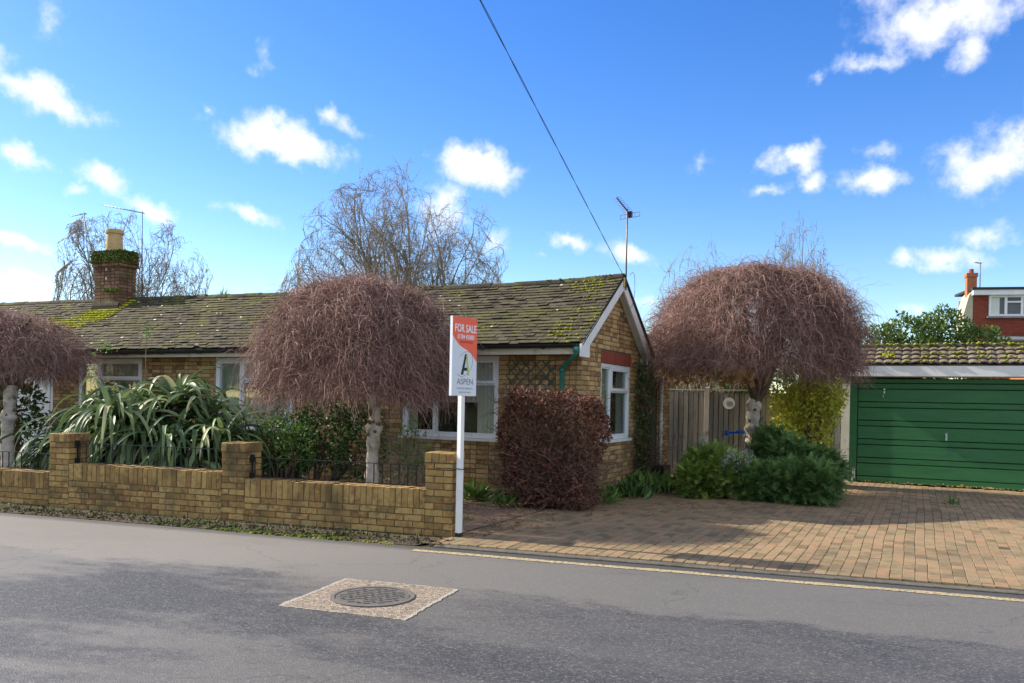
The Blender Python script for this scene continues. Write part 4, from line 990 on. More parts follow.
# ------------------------------------------------------------------ strap leaved plant
def strap_plant(name, base, heads, nb, length, width, label, cat, seed, group=None, mat='blade'):
    g = np.random.default_rng(seed); t = empty(name, base, label, cat, group)
    m = MB(); V, F, Rr, n = [], [], [], 0
    for (hx, hy, hz) in heads:
        m.tube([(hx * .45, hy * .45, 0), (hx * .75, hy * .75, hz * .5), (hx, hy, hz)], [.06, .05, .04], 7)
        for i in range(nb):
            a = g.random() * 6.283; el = -.05 + 1.25 * (i / nb) ** .9 + g.normal() * .08; ln = length * (.7 + .5 * g.random()); w = width * (.75 + .5 * g.random())
            d = np.array([math.cos(a) * math.cos(el), math.sin(a) * math.cos(el), math.sin(el)]); S = 12; p = np.array([hx, hy, hz]) + d * .03
            side = unit(np.cross(d, [0, 0, 1.])); P = [p]; Ds = [d]; gr = .21 + .14 * g.random(); brk = g.integers(5, 11) if g.random() < .25 else 99
            for k in range(S - 1):
                d = unit(d + np.array([0, 0, -gr * (.4 + k * .13)]) + side * g.normal() * .02)
                if k == brk: d = unit(d + np.array([0, 0, -1.2]))
                p = p + d * ln / S
                if p[2] < .06: p[2] = .06
                P.append(p); Ds.append(d)
            P = np.array(P); Ds = np.array(Ds); s_ = np.linspace(0, 1, S); ww = w * np.clip(np.minimum(.45 + s_ * 3, (1 - s_) ** .55 * 1.15), .03, 1)
            tw = g.normal() * .5; sd = unit(np.cross(Ds, [0, 0, 1.]) + 1e-6); up_ = np.cross(sd, Ds); th_ = tw * s_
            sd2 = sd * np.cos(th_)[:, None] + up_ * np.sin(th_)[:, None]; up2 = np.cross(sd2, Ds)
            A = P + sd2 * (ww / 2)[:, None] + up2 * (ww * .22)[:, None]; B = P; C2 = P - sd2 * (ww / 2)[:, None] + up2 * (ww * .22)[:, None]
            V.append(np.stack([A, B, C2], 1).reshape(-1, 3)); idx = np.arange(S * 3).reshape(S, 3) + n
            for j in (0, 1): F.append(np.stack([idx[:-1, j], idx[:-1, j + 1], idx[1:, j + 1], idx[1:, j]], -1))
            c = g.random(); c = c * .85 if g.random() < .96 else 1.0
            rr = np.full(S, c); rr = np.repeat(rr, 3)
            Rr.append(rr); n += S * 3
    o = link('leaves', raw_mesh('leaves', np.concatenate(V), [np.concatenate(F)], np.concatenate(Rr), True), t, mat)
    m.build('stem', 'weep_bark', t, smooth=True)
    return t
g0 = np.random.default_rng(4)
heads = [(dx, dy, max(.3, 1.22 * (1 - (abs(dx) / 2.7) ** 1.7) - .35 * (dy < -.2) + .12 * g0.normal())) for dx, dy in ((0, 0), (-.5, .1), (.5, .05), (-1.0, 0), (1.0, .05), (-.25, -.45), (.35, -.5), (.85, -.4), (-.85, -.4), (-1.5, 0), (1.5, .05), (.1, .45), (-.8, .4), (.8, .4), (-1.85, -.25), (0, -.7), (1.3, -.45), (-1.35, -.45))]
sp_ = strap_plant('strap_leaf_plant', (-10.95, 9.15, 0), heads, 52, 1.20, .092, 'huge arching strap leaved evergreen plant spilling over the garden wall', 'plant', 5)
# flower stalks poking above
m = MB(); m.tube([(0, -.1, 1.5), (.02, -.12, 2.1), (.0, -.1, 2.62)], [.008, .007, .004], 5); m.tube([(-.8, -.1, 1.3), (-1.05, -.1, 1.9), (-1.18, -.1, 2.25)], [.008, .006, .004], 5)
m.build('flower_stalk', 'hedge_twig', sp_)
pp = np.array([(0, -.1, 2.6), (.02, -.1, 2.45), (-1.18, -.1, 2.25), (-.9, -.1, 2.3), (-.85, -.1, 2.26)])[:, None] + g0.normal(size=(5, 14, 3)) * np.array([.05, .05, .035]); leaf_mesh('seed_head', pp.reshape(-1, 3), .06, 'bright_leaf', sp_)

# ------------------------------------------------------------------ shrubs
def twig_cloud(n, box, ln, r, g, up=.2, S=7, curl=.5):
    x0, x1, y0, y1, z0, z1 = box; P = np.zeros((n, S, 3)); P[:, 0] = np.stack([g.uniform(x0, x1, n), g.uniform(y0, y1, n), g.uniform(z0, z1, n)], 1)
    d = unit(g.normal(size=(n, 3)) + np.array([0, 0, up]))
    for k in range(1, S): P[:, k] = P[:, k - 1] + d * ln / S; d = unit(d + g.normal(size=(n, 3)) * curl)
    return P, np.linspace(r, r * .4, S)[None].repeat(n, 0)
g1 = np.random.default_rng(9)
hb = empty('beech_hedge', (-4.74, 10.85, 0), 'clipped block of dark red brown winter hedge at the bungalow corner', 'hedge')
n = 12000; q = g1.uniform(-1, 1, size=(n, 3)); ax = g1.integers(0, 3, n); sgn = np.sign(g1.uniform(-1, 1, n)); q[np.arange(n), ax] = sgn * (1 - .30 * g1.random(n) ** 1.5)
pn = (np.abs(q[:, 0]) ** 7 + np.abs(q[:, 1]) ** 4 + np.abs(q[:, 2]) ** 9) ** (1 / 7.); q = q / np.maximum(pn, .9)[:, None] * .97; wob = 1 + .07 * np.sin(q[:, 2] * 5 + q[:, 0] * 7) + .05 * np.sin(q[:, 0] * 13 + 1 + q[:, 2] * 4)
P = np.stack([q[:, 0] * (.74 - .10 * np.clip(-q[:, 2], 0, 1)) * wob + .04 * (q[:, 2] > 0), q[:, 1] * .36 * wob, .86 + q[:, 2] * .80 + (q[:, 2] > 0) * (.05 * np.sin(q[:, 0] * 8) + .04 * np.sin(q[:, 0] * 19 + 2)) - .04 * q[:, 0]], 1)
P = P[(g1.random(n) < .86 + .3 * np.sin(P[:, 0] * 11 + P[:, 2] * 9)) & (P[:, 2] > .06)]
leaf_mesh('leaves', P, .06, 'hedge_leaf', hb, up=-.2, aspect=.5)
P1, r1 = twig_cloud(2600, (-.74, .76, -.38, .3, .08, 1.6), .38, .0045, g1); P2, r2 = twig_cloud(240, (-.5, .5, -.25, .25, .0, .9), .8, .011, g1, up=1.2, curl=.3)
P1[..., 2] = np.maximum(P1[..., 2], .03)
tube_mesh('twigs', [(P1, r1), (P2, r2)], 'hedge_twig', hb, 3)

def spray_shrub(name, base, blobs, n, size, mat, label, cat, seed, group=None, flat=.45, leaflets=13):
    """feathery conifer: curved shoots carrying many narrow needles"""
    g = np.random.default_rng(seed); t = empty(name, base, label, cat, group)
    p, d = clump_pts(blobs, n, .55); p[:, 2] = np.maximum(p[:, 2], .02)
    d = unit(d * np.array([1, 1, flat]) + np.array([0, 0, .22]) + g.normal(size=(n, 3)) * .35); S = leaflets
    ln = size * (.6 + .8 * g.random(n)); P = np.zeros((n, S, 3)); P[:, 0] = p; dd = d.copy()
    for k in range(1, S):
        P[:, k] = P[:, k - 1] + dd * (ln / S)[:, None]; dd = unit(dd + np.array([0, 0, -.035]) + g.normal(size=(n, 3)) * .03)
    side = unit(np.cross(d, np.array([0, 0, 1.]) + g.normal(size=(n, 3)) * .3))
    tpr = (1 - np.linspace(0, 1, S) ** 1.5) * .9 + .15
    V = []; 
    for s_ in (-1, 1):
        off = side[:, None] * s_ * (size * .30 * tpr)[None, :, None] + d[:, None] * (size * .16 * tpr)[None, :, None] + g.normal(size=(n, S, 3)) * size * .04
        A = P; B = P + off; w = d[:, None] * size * .035 + 0 * P
        V.append(np.stack([A - w, A + w, B + w * .4, B - w * .4], 2).reshape(-1, 3))
    V = np.concatenate(V); k = len(V) // 4; F = np.arange(k * 4).reshape(k, 4)
    rr = np.tile(np.repeat(g.random(n), S * 4), 2)
    me = raw_mesh('foliage', V, [F], rr); link('foliage', me, t, mat)
    B = np.array(blobs); m = MB()
    for b in B: m.tube([(b[0] * .3, b[1] * .3, 0), (b[0] * .7, b[1] * .7, b[2] * .5), (b[0], b[1], b[2])], [.04, .03, .015], 6)
    for _ in range(26):
        b = B[g.integers(len(B))]; e = b[:3] + unit(g.normal(size=3)) * b[3:] * .75; e[2] = max(e[2], .05); m.tube([(b[0] * .6, b[1] * .6, b[2] * .4), (b[0], b[1], b[2] * .8), e], [.016, .012, .005], 5)
    m.build('branches', 'weep_bark', t, smooth=True)
    return t
spray_shrub('juniper_bush', (-3.0, 13.75, 0), [(.05, 0, .40, .48, .5, .38), (-.15, .1, .56, .34, .4, .25), (.35, -.1, .34, .4, .4, .32), (-.22, -.35, .28, .3, .3, .28)], 2600, .19, 'conifer', 'bright green feathery juniper at the left front of the planted island', 'shrub', 51, 'conifers in the driveway island')
spray_shrub('juniper_bush', (-1.75, 13.65, 0), [(0, 0, .32, .55, .45, .3), (.38, 0, .32, .32, .4, .3), (-.5, -.1, .3, .35, .35, .28), (.1, .3, .46, .45, .35, .22)], 2800, .18, 'dark_conifer', 'low dark spreading juniper at the right front of the planted island', 'shrub', 52, 'conifers in the driveway island')
spray_shrub('juniper_bush', (-1.95, 14.6, 0), [(0, 0, .55, .55, .45, .45), (.5, .1, .45, .4, .4, .36), (-.3, .1, .82, .28, .3, .36)], 2400, .18, 'dark_conifer', 'taller blue green conifer behind against the weeping tree trunk', 'shrub', 53, 'conifers in the driveway island')
t = empty('silver_plant', (-2.65, 13.35, 0), 'small silvery grey leaved plant between the two front junipers', 'plant')
p, d = clump_pts([(0, 0, .62, .2, .15, .22), (-.15, .05, .45, .15, .15, .2), (-.55, .3, .95, .08, .08, .12), (.2, .1, .7, .12, .1, .15)], 700, .3); leaf_mesh('leaves', p, .05, 'grey_leaf', t, aspect=.25, up=.8)
m = MB()
for e in ((0, 0, .75), (-.15, .05, .6), (-.55, .3, 1.02), (.2, .1, .8)): m.tube([(0, 0, 0), (e[0] * .6, e[1] * .6, .35), e], [.008, .006, .003], 5)
m.build('stem', 'hedge_twig', t)

def leafy(name, base, blobs, n, size, mat, label, cat, seed, group=None, aspect=.5, up=.3, stems=True, fill=.6):
    t = empty(name, base, label, cat, group); p, d = clump_pts(blobs, n, fill); k = p[:, 2] > .03; p, d = p[k], d[k]
    g = np.random.default_rng(seed); dens = np.sin(p[:, 0] * 7 + seed) * np.cos(p[:, 2] * 8) * np.sin(p[:, 1] * 6 + 1); kk = g.random(len(p)) < .9 + dens * .6; p, d = p[kk], d[kk]
    leaf_mesh('leaves', p, size, mat, t, outdir=d * .6, aspect=aspect, up=up)
    if stems:
        m = MB(); B = np.array(blobs)
        for _ in range(34):
            b = B[g.integers(len(B))]; e = b[:3] + unit(g.normal(size=3)) * b[3:] * .85; e[2] = max(e[2], .1); q0 = np.array([b[0] * .35, b[1] * .35, 0])
            m.tube([q0, (q0 + b[:3]) / 2 + g.normal(size=3) * .05, b[:3] * np.array([1, 1, .8]), e], [.018, .014, .01, .004], 5)
        m.build('stems', 'hedge_twig', t, smooth=True)
    return t
leafy('spotted_shrub', (-1.95, 16.6, 0), [(0, 0, 1.3, .62, .4, .75), (.35, 0, 1.75, .4, .35, .45), (-.3, .1, .9, .35, .3, .5), (.1, -.1, 1.6, .5, .3, .45)], 5200, .09, 'yellow_leaf', 'sunlit yellow green shrub left of the garage post', 'shrub', 61)
leafy('garden_shrub', (-8.7, 10.3, 0), [(-.4, 0, .75, .6, .45, .55), (.3, 0, .95, .6, .45, .55), (.9, .1, .85, .5, .4, .6), (-.8, -.1, .55, .4, .4, .4)], 5200, .075, 'dark_leaf', 'dark evergreen shrub behind the railing left of the pale trunk', 'shrub', 62, up=-.1)
leafy('pieris_shrub', (-9.0, 9.9, 0), [(0, 0, .8, .45, .35, .4), (.45, -.05, .75, .35, .3, .35)], 1300, .085, 'bright_leaf', 'yellow green leaved shrub next to the strap leaved plant', 'shrub', 63, aspect=.4)
leafy('camellia_bush', (-16.3, 10.4, 0), [(0, 0, 1.1, .55, .4, .8), (-.6, 0, .9, .5, .4, .6)], 1500, .13, 'dark_leaf', 'dark glossy leaved bush in front of the white doors', 'shrub', 64, aspect=.45)
leafy('pink_shrub', (-14.9, 10.5, 0), [(0, 0, .85, .4, .3, .4), (.3, 0, .65, .3, .3, .3)], 900, .07, 'pink_leaf', 'small pinkish red leaved shrub left of the strap leaved plant', 'shrub', 65)
leafy('laurel_hedge', (0.1, 29.2, 0), [(-1.3, -.7, 3.2, 1.0, .8, .95), (-.3, -.3, 3.5, 1.1, .9, 1.0), (.6, .3, 3.75, .9, .8, 1.0), (1.5, .7, 3.4, .9, .8, .8), (0, 0, 2.2, 2.2, 1.0, 1.5)], 17000, .13, 'laurel', 'bushy evergreen laurel seen over the garage roof', 'shrub', 66, up=.6)
leafy('garden_hedge', (-3.0, 21.5, 0), [(-1.6, 0, 1.4, 1.2, .7, 1.3), (0, 0, 1.5, 1.2, .7, 1.35), (1.4, 0, 1.4, 1.2, .7, 1.35), (2.6, 0, 1.4, 1.0, .7, 1.3)], 22000, .12, 'laurel', 'leafy green garden hedge glimpsed behind the wooden fence under the crown', 'hedge', 69)
leafy('green_tree', (-8.0, 22.5, 0), [(0, 0, 2.6, .8, .6, .8), (.8, 0, 2.4, .6, .6, .7)], 1800, .13, 'laurel', 'green shrub top glimpsed past the rear of the gable', 'shrub', 67)
# climber on the gable end
t = empty('wall_climber', (-4.42, 14.3, 0), 'dark twiggy climber growing up the rear corner of the gable', 'climber')
n = 2400; P = np.stack([g1.uniform(-.10, .16, n), g1.normal(0, .2, n), g1.uniform(.3, 2.25, n)], 1); P = P[g1.random(n) < .35 + .65 * (P[:, 2] / 2.3)]
leaf_mesh('leaves', P, .06, 'dark_leaf', t)
P1, r1 = twig_cloud(420, (-.08, .14, -.22, .25, .1, 1.9), .6, .006, g1, up=1.2, curl=.35); tube_mesh('stems', [(P1, r1)], 'hedge_twig', t, 3)
t = empty('wall_climber', (-6.55, 9.95, 0), 'tangle of thin climbing stems right of the pale tree trunk', 'climber')
P1, r1 = twig_cloud(260, (-.35, .3, -.15, .15, .02, .9), .75, .005, g1, up=1.0, curl=.45); P1[..., 2] = np.maximum(P1[..., 2], .02)
tube_mesh('stems', [(P1, r1)], 'birch_limb', t, 3); p, d = clump_pts([(0, 0, .8, .35, .2, .45)], 420, .2); leaf_mesh('leaves', p, .05, 'bright_leaf', t)
# low plants
def lowplant(x, y, s, n, label, mat='bright_leaf', name='low_plant', seed=1, asp=.12, ln=.25):
    t = empty(name, (x, y, .01), label, 'plant', 'low plants at the foot of the house'); g = np.random.default_rng(seed)
    p = np.stack([g.normal(0, s, n), g.normal(0, s, n), np.abs(g.normal(0, .04, n))], 1); out = unit(p * np.array([1, 1, 0]) + 1e-5)
    leaf_mesh('leaves', p, ln, mat, t, outdir=out * .5, aspect=asp, up=1.5)
    m = MB(); m.tube([(0, 0, -.01), (0, 0, .06)], .02, 6); m.build('stem', 'hedge_twig', t)
lowplant(-6.0, 11.0, .07, 130, 'clump of green blades at the foot of the front wall by the sign post', seed=71)
lowplant(-4.28, 11.75, .10, 120, 'low green plant at the gable corner beside the brown hedge', 'bright_leaf', seed=72)
lowplant(-4.22, 12.9, .16, 200, 'green leafy clump under the gable window', 'dark_leaf', seed=73, asp=.3, ln=.2)
lowplant(-4.2, 13.9, .2, 260, 'tall dark leaved clump below the wall climber', 'bright_leaf', seed=74, asp=.3, ln=.28)
lowplant(-5.3, 10.55, .08, 60, 'few grass tufts at the left foot of the brown hedge', seed=75)
lowplant(0.52, 14.9, .05, 40, 'single green weed growing in the block paving before the garage', seed=76, ln=.1)
# spiky tuft over the ridge
t = empty('spiky_palm', (-15.34, 14.85, 0), 'spiky green palm top just showing over the ridge', 'palm tree')
g2 = np.random.default_rng(3); V, F, n = [], [], 0
m = MB(); m.tube([(0, 0, 0), (0, 0, 3.8)], .07, 8); m.build('trunk', 'weep_bark', t)
for i in range(90):
    d = unit(g2.normal(size=3) + np.array([0, 0, .9])); s_ = unit(np.cross(d, [.1, .2, 1.])) * .016; p = np.array([0, 0, 3.82]); e = p + d * .42 * (.7 + .4 * g2.random())
    V += [p - s_, p + s_, e]; F.append([n, n + 1, n + 2]); n += 3
link('leaves', raw_mesh('leaves', np.array(V), [np.array(F)], np.repeat(g2.random(90), 3)), t, 'bright_leaf')
# dead leaves caught below the wide crown
p = np.stack([g1.uniform(-4.1, -2.5, 260), g1.uniform(14.0, 14.9, 260), 1.95 + g1.random(260) * .3], 1)
wt = [o for o in bpy.data.objects if o.name.startswith('weeping_tree')][1]
leaf_mesh('dead_leaves', p - np.array(wt.location), .12, 'dry_leaf', wt, aspect=.8, up=-.6)

# ------------------------------------------------------------------ fence with gate
fe = empty('wooden_fence', (-4.80, 17.0, 0), 'weathered grey close board wooden fence between bungalow and garage', 'fence')
m = MB(); x = 0.0; k = 0
while x < 3.35:
    w = .088; z1_ = 1.80 + rng.normal() * .008 - (.0 if x < 1.1 else .02); dy = .0 if k % 2 else .014
    m.hexa([(x, -.012 - dy, .04), (x + w, -.006 - dy, .04), (x + w, .006 - dy, .04), (x, .006 - dy, .04), (x, -.012 - dy, z1_), (x + w, -.006 - dy, z1_), (x + w, .006 - dy, z1_), (x, .006 - dy, z1_)]); x += .104; k += 1
m.build('boards', 'fence_wood', fe); m = MB(); m.box(0, 3.35, .016, .022, .05, 1.79); m.build('backing', 'weep_bark', fe)
for (a, h) in ((.86, 1.9), (3.37, 1.86), (-.09, 1.85)):
    m = MB(); m.cham(a, a + .09, -.06, .03, 0, h, .01); m.build('post', 'fence_wood', fe)
m = MB(); m.box(0, 3.35, .024, .06, 1.5, 1.58); m.box(0, 3.35, .024, .06, .4, .48); m.build('rail', 'fence_wood', fe)
m = MB(); m.box(-.02, 3.4, -.035, .035, 1.83, 1.855); m.build('capping', 'fence_wood', fe)
t = empty('round_plaque', (-3.44, 16.93, 1.57), 'round cream plaque with three dark lines hung on the fence', 'plaque')
m = MB(); V = [(.118 * math.cos(a), 0, .118 * math.sin(a)) for a in np.linspace(0, 6.2832, 33)[:-1]]; V2 = [(x, -.02, z) for x, y, z in V]
m.add(V + V2, [np.arange(32)[None], (np.arange(32) + 32)[::-1][None], np.array([[i, (i + 1) % 32, 32 + (i + 1) % 32, 32 + i] for i in range(32)])]); m.build('disc', 'plaque', t)
m = MB()
for z, w in ((.035, .045), (.0, .06), (-.035, .05)):
    x = -w
    while x < w: q_ = .008 + .012 * rng.random(); m.box(x, min(x + q_, w), -.0235, -.0205, z - .009, z + .007); x += q_ + .006
m.build('marks', 'sign_grey', t)
t = empty('hose_fitting', (-3.2, 16.2, 1.0), 'bright blue hose fitting lying behind the green conifers', 'hose fitting')
m = MB(); m.tube([(-.16, 0, 0), (-.10, 0, -.01), (-.08, 0, -.01)], [.05, .055, .03], 10); m.tube([(-.08, 0, 0), (.22, 0, .02)], .02, 8); m.tube([(.06, 0, .02), (.2, 0, .02)], .032, 8); m.build('nozzle', 'blue_plastic', t, smooth=True)
m = MB(); m.tube([(0, .0, -.02), (0, .03, -1.0)], .012, 6); m.build('stake', 'black_metal', t)

# ------------------------------------------------------------------ garage
ga = empty('garage', (1.1, 18.1, 0), 'wide garage with a green door under a short mossy tiled roof', 'garage')
def gpart(mb, name, mat, parent=None, **k):
    o = mb.build(name, mat, parent or ga, **k)
    if parent is None: o.matrix_parent_inverse = Matrix.Translation((-1.1, -18.1, 0))
    return o
GY = 18.0
m = MB(); m.box(-1.40, -1.24, GY, GY + .25, -.01, 2.15); gpart(m, 'door_post', 'cream_paint'); m = MB(); m.box(3.62, 3.9, GY, GY + .25, -.01, 2.15); gpart(m, 'door_post', 'cream_paint')
m = MB(); m.box(-1.38, -1.26, GY + .26, GY + 5.2, 0, 2.2); m.box(3.74, 3.86, GY + .26, GY + 5.2, 0, 2.2); m.box(-1.25, 3.73, GY + 5.05, GY + 5.2, 0, 2.2); gpart(m, 'wall', 'house_brick')
m = MB(); m.box(-1.24, -1.10, GY + .06, GY + .12, -.005, 2.14); gpart(m, 'door_frame', 'garage_green'); m = MB(); m.box(3.5, 3.62, GY + .06, GY + .12, -.005, 2.14); gpart(m, 'door_frame', 'garage_green')
# door of wide and narrow horizontal boards with dark grooves
m = MB(); z = .04; wd = [.12, .26, .115, .26, .115, .26, .115, .26, .115, .26, .115, .14]
for h in wd:
    if z + h > 2.13: h = 2.13 - z
    m.prism([(GY + .10, z + .006), (GY + .072, z + .012), (GY + .068, z + h - .012), (GY + .10, z + h - .004)], 'x', -1.085, 3.485); z += h
door = gpart(m, 'door', 'garage_green')
m = MB(); m.box(-1.085, 3.485, GY + .101, GY + .11, .035, 2.13); m.build('door_backing', 'slot_dark', door)
m = MB(); m.box(.49, .525, GY + .045, GY + .067, .93, 1.07); m.tube([(.507, GY + .03, .97), (.507, GY + .05, 1.04)], .009, 6); m.build('handle', 'steel', door)
m = MB()
x = -1.0
while x < 3.4:
    w = rng.uniform(.008, .06); h = max(.003, .010 + .010 * math.sin(x * 2.5) + .008 * rng.normal()); 
    m.box(x, x + w, GY + .062, GY + .0665, .04 + (0 if rng.random() < .8 else .03), .045 + h + (0 if rng.random() < .9 else .025)); x += w + rng.uniform(0, .05)
m.build('peeling_edge', 'rust', door)
m = MB()
for (x, z, w, h) in ((-.62, 1.83, .028, .05), (-.622, 1.90, .03, .03), (-1.17, .18, .02, .14), (-1.14, .1, .015, .2), (-1.19, .05, .03, .08), (-.63, 1.76, .012, .04)): m.box(x, x + w, GY + .054, GY + .0615 + (0.004 if x > -1 else 0), z, z + h)
m.build('bare_patch', 'fascia_paint', door)
m = MB(); m.box(-1.55, 4.1, GY - .16, GY - .12, 2.175, 2.375); m.box(-1.5, 4.0, GY - .118, GY + .25, 2.16, 2.18); gpart(m, 'fascia', 'fascia_paint')
m = MB(); m.tube([(.0, 0, 0), (0, 0, -.06)], .008, 5)
# roof of rounded tiles
def gr(x, s, d):  # slope up
    y0, z0_, y1, z1_ = GY - .17, 2.40, GY + .95, 2.80; ny, nz = -(z1_ - z0_), (y1 - y0); l = math.hypot(ny, nz)
    return (x, y0 + s * (y1 - y0) + d * ny / l, z0_ + s * (z1_ - z0_) + d * nz / l)
m = MB(); nr = 4
for k in range(nr):
    x = -1.62 + (.0 if k % 2 else .0)
    while x < 4.1:
        w = .165; n = 7; xs_ = np.linspace(x, x + w - .004, n); prof = .028 * np.sin((xs_ - x) / w * math.pi) ** .8; j = rng.normal() * .005; jt = rng.normal() * .008
        A = [gr(a, k / nr + jt, .03 + p + j) for a, p in zip(xs_, prof)]; B = [gr(a, min(1, (k + 1.2) / nr), p * .9 - .01) for a, p in zip(xs_, prof)]
        Cc = [gr(a, k / nr + jt, .03 + p + j - .022) for a, p in zip(xs_, prof)]
        m.add(A + B + Cc, [np.array([[i, i + 1, n + i + 1, n + i] for i in range(n - 1)] + [[2 * n + i, 2 * n + i + 1, i + 1, i] for i in range(n - 1)])]); x += w
rf = gpart(m, 'roof', 'garage_tile', fix=False)
m = MB(); A = [gr(-1.6, 0, -.02), gr(4.08, 0, -.02), gr(4.08, 1, -.02), gr(-1.6, 1, -.02)]; m.hexa(A + [(a, b, c + .015) for a, b, c in A]); m.box(-1.6, 4.08, GY + .95, GY + 5.3, 2.42, 2.5); m.box(-1.6, 4.08, GY + .93, GY + 1.05, 2.5, 2.78); m.build('roof_deck', 'ridge_tile', rf)
m = MB(); x = -1.6
while x < 4.05:
    m.tube([(x, GY + .98, 2.80), (x + .3, GY + .98, 2.80)], .085 + rng.normal() * .003, 10); x += .305
m.build('ridge_tiles', 'ridge_tile', rf)
P = np.array([gr(rng.uniform(-1.6, 4), (rng.integers(0, 4) + rng.random() * .25) / 4, .065) for _ in range(170)]); P2 = np.stack([rng.uniform(-1.6, 4, 140), rng.uniform(GY + .88, GY + 1.0, 140), rng.uniform(2.86, 2.89, 140)], 1)
P3 = np.array([gr(-.55 + rng.normal() * .05, .3 + rng.normal() * .05, .08) for _ in range(25)])
tag(tufts('moss', np.concatenate([P, P2, P3]), .03, 'moss', rf, squash=.6), kind='stuff')

# ------------------------------------------------------------------ far brick house
fh_ = empty('brick_house', (2.45, 48.0, 0), 'distant red brick house with a flat dormer and white window', 'house', rz=R(14))
# local x to the right across the view, local y away; origin at the left corner below the dormer
m = MB(); m.box(0, 9, 0, 2.4, 0, 7.35); hw_ = m.build('wall', 'red_brick', fh_)
m = MB(); holed_wall(m, 0, 9, 5.0, 7.4, [(1.05, 2.95, 6.42, 7.36)], lambda u, z, d: (u, -.02 - d, z), .01)
z = 5.0
m = MB(); brick_face(m, -.0, 4.5, 4.2, 7.4, lambda u, z, d: (u, -.012 - d, z), [(1.02, 3.3, 6.38, 7.4)], bond='str'); m.build('brickwork', 'red_brick', fh_, fix=False)
m = MB(); m.box(-.15, 9.2, -.35, 2.6, 7.62, 7.74); m.build('dormer_roof', 'black_plastic', fh_)
m = MB(); m.box(-.1, 9.1, -.3, -.05, 7.36, 7.615); m.build('fascia', 'white_paint', fh_)
m = MB(); m.box(.7, .8, -.1, -.03, 6.3, 7.355); m.box(2.9, 3.0, -.1, -.03, 6.3, 7.355); m.box(.8, 2.9, -.1, -.03, 6.3, 6.4); m.box(.8, 2.9, -.1, -.03, 7.25, 7.355); m.box(1.42, 1.54, -.1, -.03, 6.4, 7.25); m.box(2.16, 2.28, -.1, -.03, 6.4, 7.25); m.box(1.54, 2.16, -.1, -.03, 6.98, 7.06)
wn = m.build('window', 'white_paint', fh_)
m = MB(); m.box(.8, 2.9, -.028, -.024, 6.4, 7.25); m.build('pane', 'slate', wn)
m = MB(); m.box(.82, 1.2, -.034, -.030, 6.4, 7.24); m.box(2.5, 2.88, -.034, -.03, 6.4, 7.24); m.build('curtain', 'curtain', wn)
m = MB(); m.box(.6, 3.1, -.2, -.02, 6.2, 6.29); m.build('sill_flashing', 'lead', fh_)
m = MB(); m.box(-.45, -.02, .0, 1.2, 0, 6.4); m.prism([(-.45, 6.4), (-.02, 6.4), (-.02, 7.6), (-.2, 7.4)], 'y', 0, 1.2); m.build('side_wall', 'render_cream', fh_)
m = MB(); m.box(-.22, .24, .3, .65, 7.2, 8.55); m.box(-.26, .28, .26, .69, 8.36, 8.56); c_ = m.build('chimney', 'orange_brick', fh_)
m = MB(); m.tube([(.01, .47, 8.56), (.01, .47, 8.78)], [.13, .11], 12); m.build('chimney_pot', 'red_brick', c_)

m = MB(); m.hexa([(.9, -1.6, 4.9), (9, -1.6, 4.9), (9, -.05, 5.15), (.9, -.05, 5.15), (.9, -1.6, 5.0), (9, -1.6, 5.0), (9, -.05, 5.3), (.9, -.05, 5.3)]); m.build('lower_roof', 'slate', fh_)
t = yagi('television_aerial', (2.75, 48.4, 7.4), 1.7, (-.6, -.8, 0), 5, .5, 'small aerial beside the distant red brick chimney', refl=False, size=1.6)
nb = empty('gabled_porch', (5.75, 46.5, 0), 'orange brick gable with a white bargeboard at the far right', 'house', rz=R(14))
m = MB(); m.prism([(-1.2, 0), (3.4, 0), (3.4, 4.4), (1.1, 6.0), (-1.2, 4.4)], 'y', 0, 3); m.build('wall', 'orange_brick', nb)
m = MB(); m.prism([(-1.45, 4.2), (-1.45, 4.42), (1.1, 6.2), (1.1, 5.95)], 'y', -.25, -.02); m.prism([(3.65, 4.2), (3.65, 4.42), (1.11, 6.2), (1.11, 5.95)], 'y', -.25, -.02); m.build('bargeboard', 'white_paint', nb)
m = MB(); m.prism([(-1.5, 4.43), (-1.5, 4.55), (1.1, 6.35), (1.1, 6.23)], 'y', -.3, 3.1); m.prism([(3.7, 4.43), (3.7, 4.55), (1.11, 6.35), (1.11, 6.23)], 'y', -.3, 3.1); m.build('roof', 'slate', nb)
# slate roof glimpsed right of the gable
sr = empty('neighbour_house', (-8.6, 27.0, 0), 'grey slate roofed house glimpsed just right of the gable', 'house', rz=R(14))
m = MB(); m.box(0, 4, 0, 4, 0, 3.4); m.build('wall', 'chimney_brick', sr)
m = MB(); m.prism([(-.3, 3.4), (-.3, 3.5), (2.2, 5.0), (4.4, 3.5), (4.4, 3.4)], 'y', -.2, 4.2); m.build('roof', 'slate', sr)

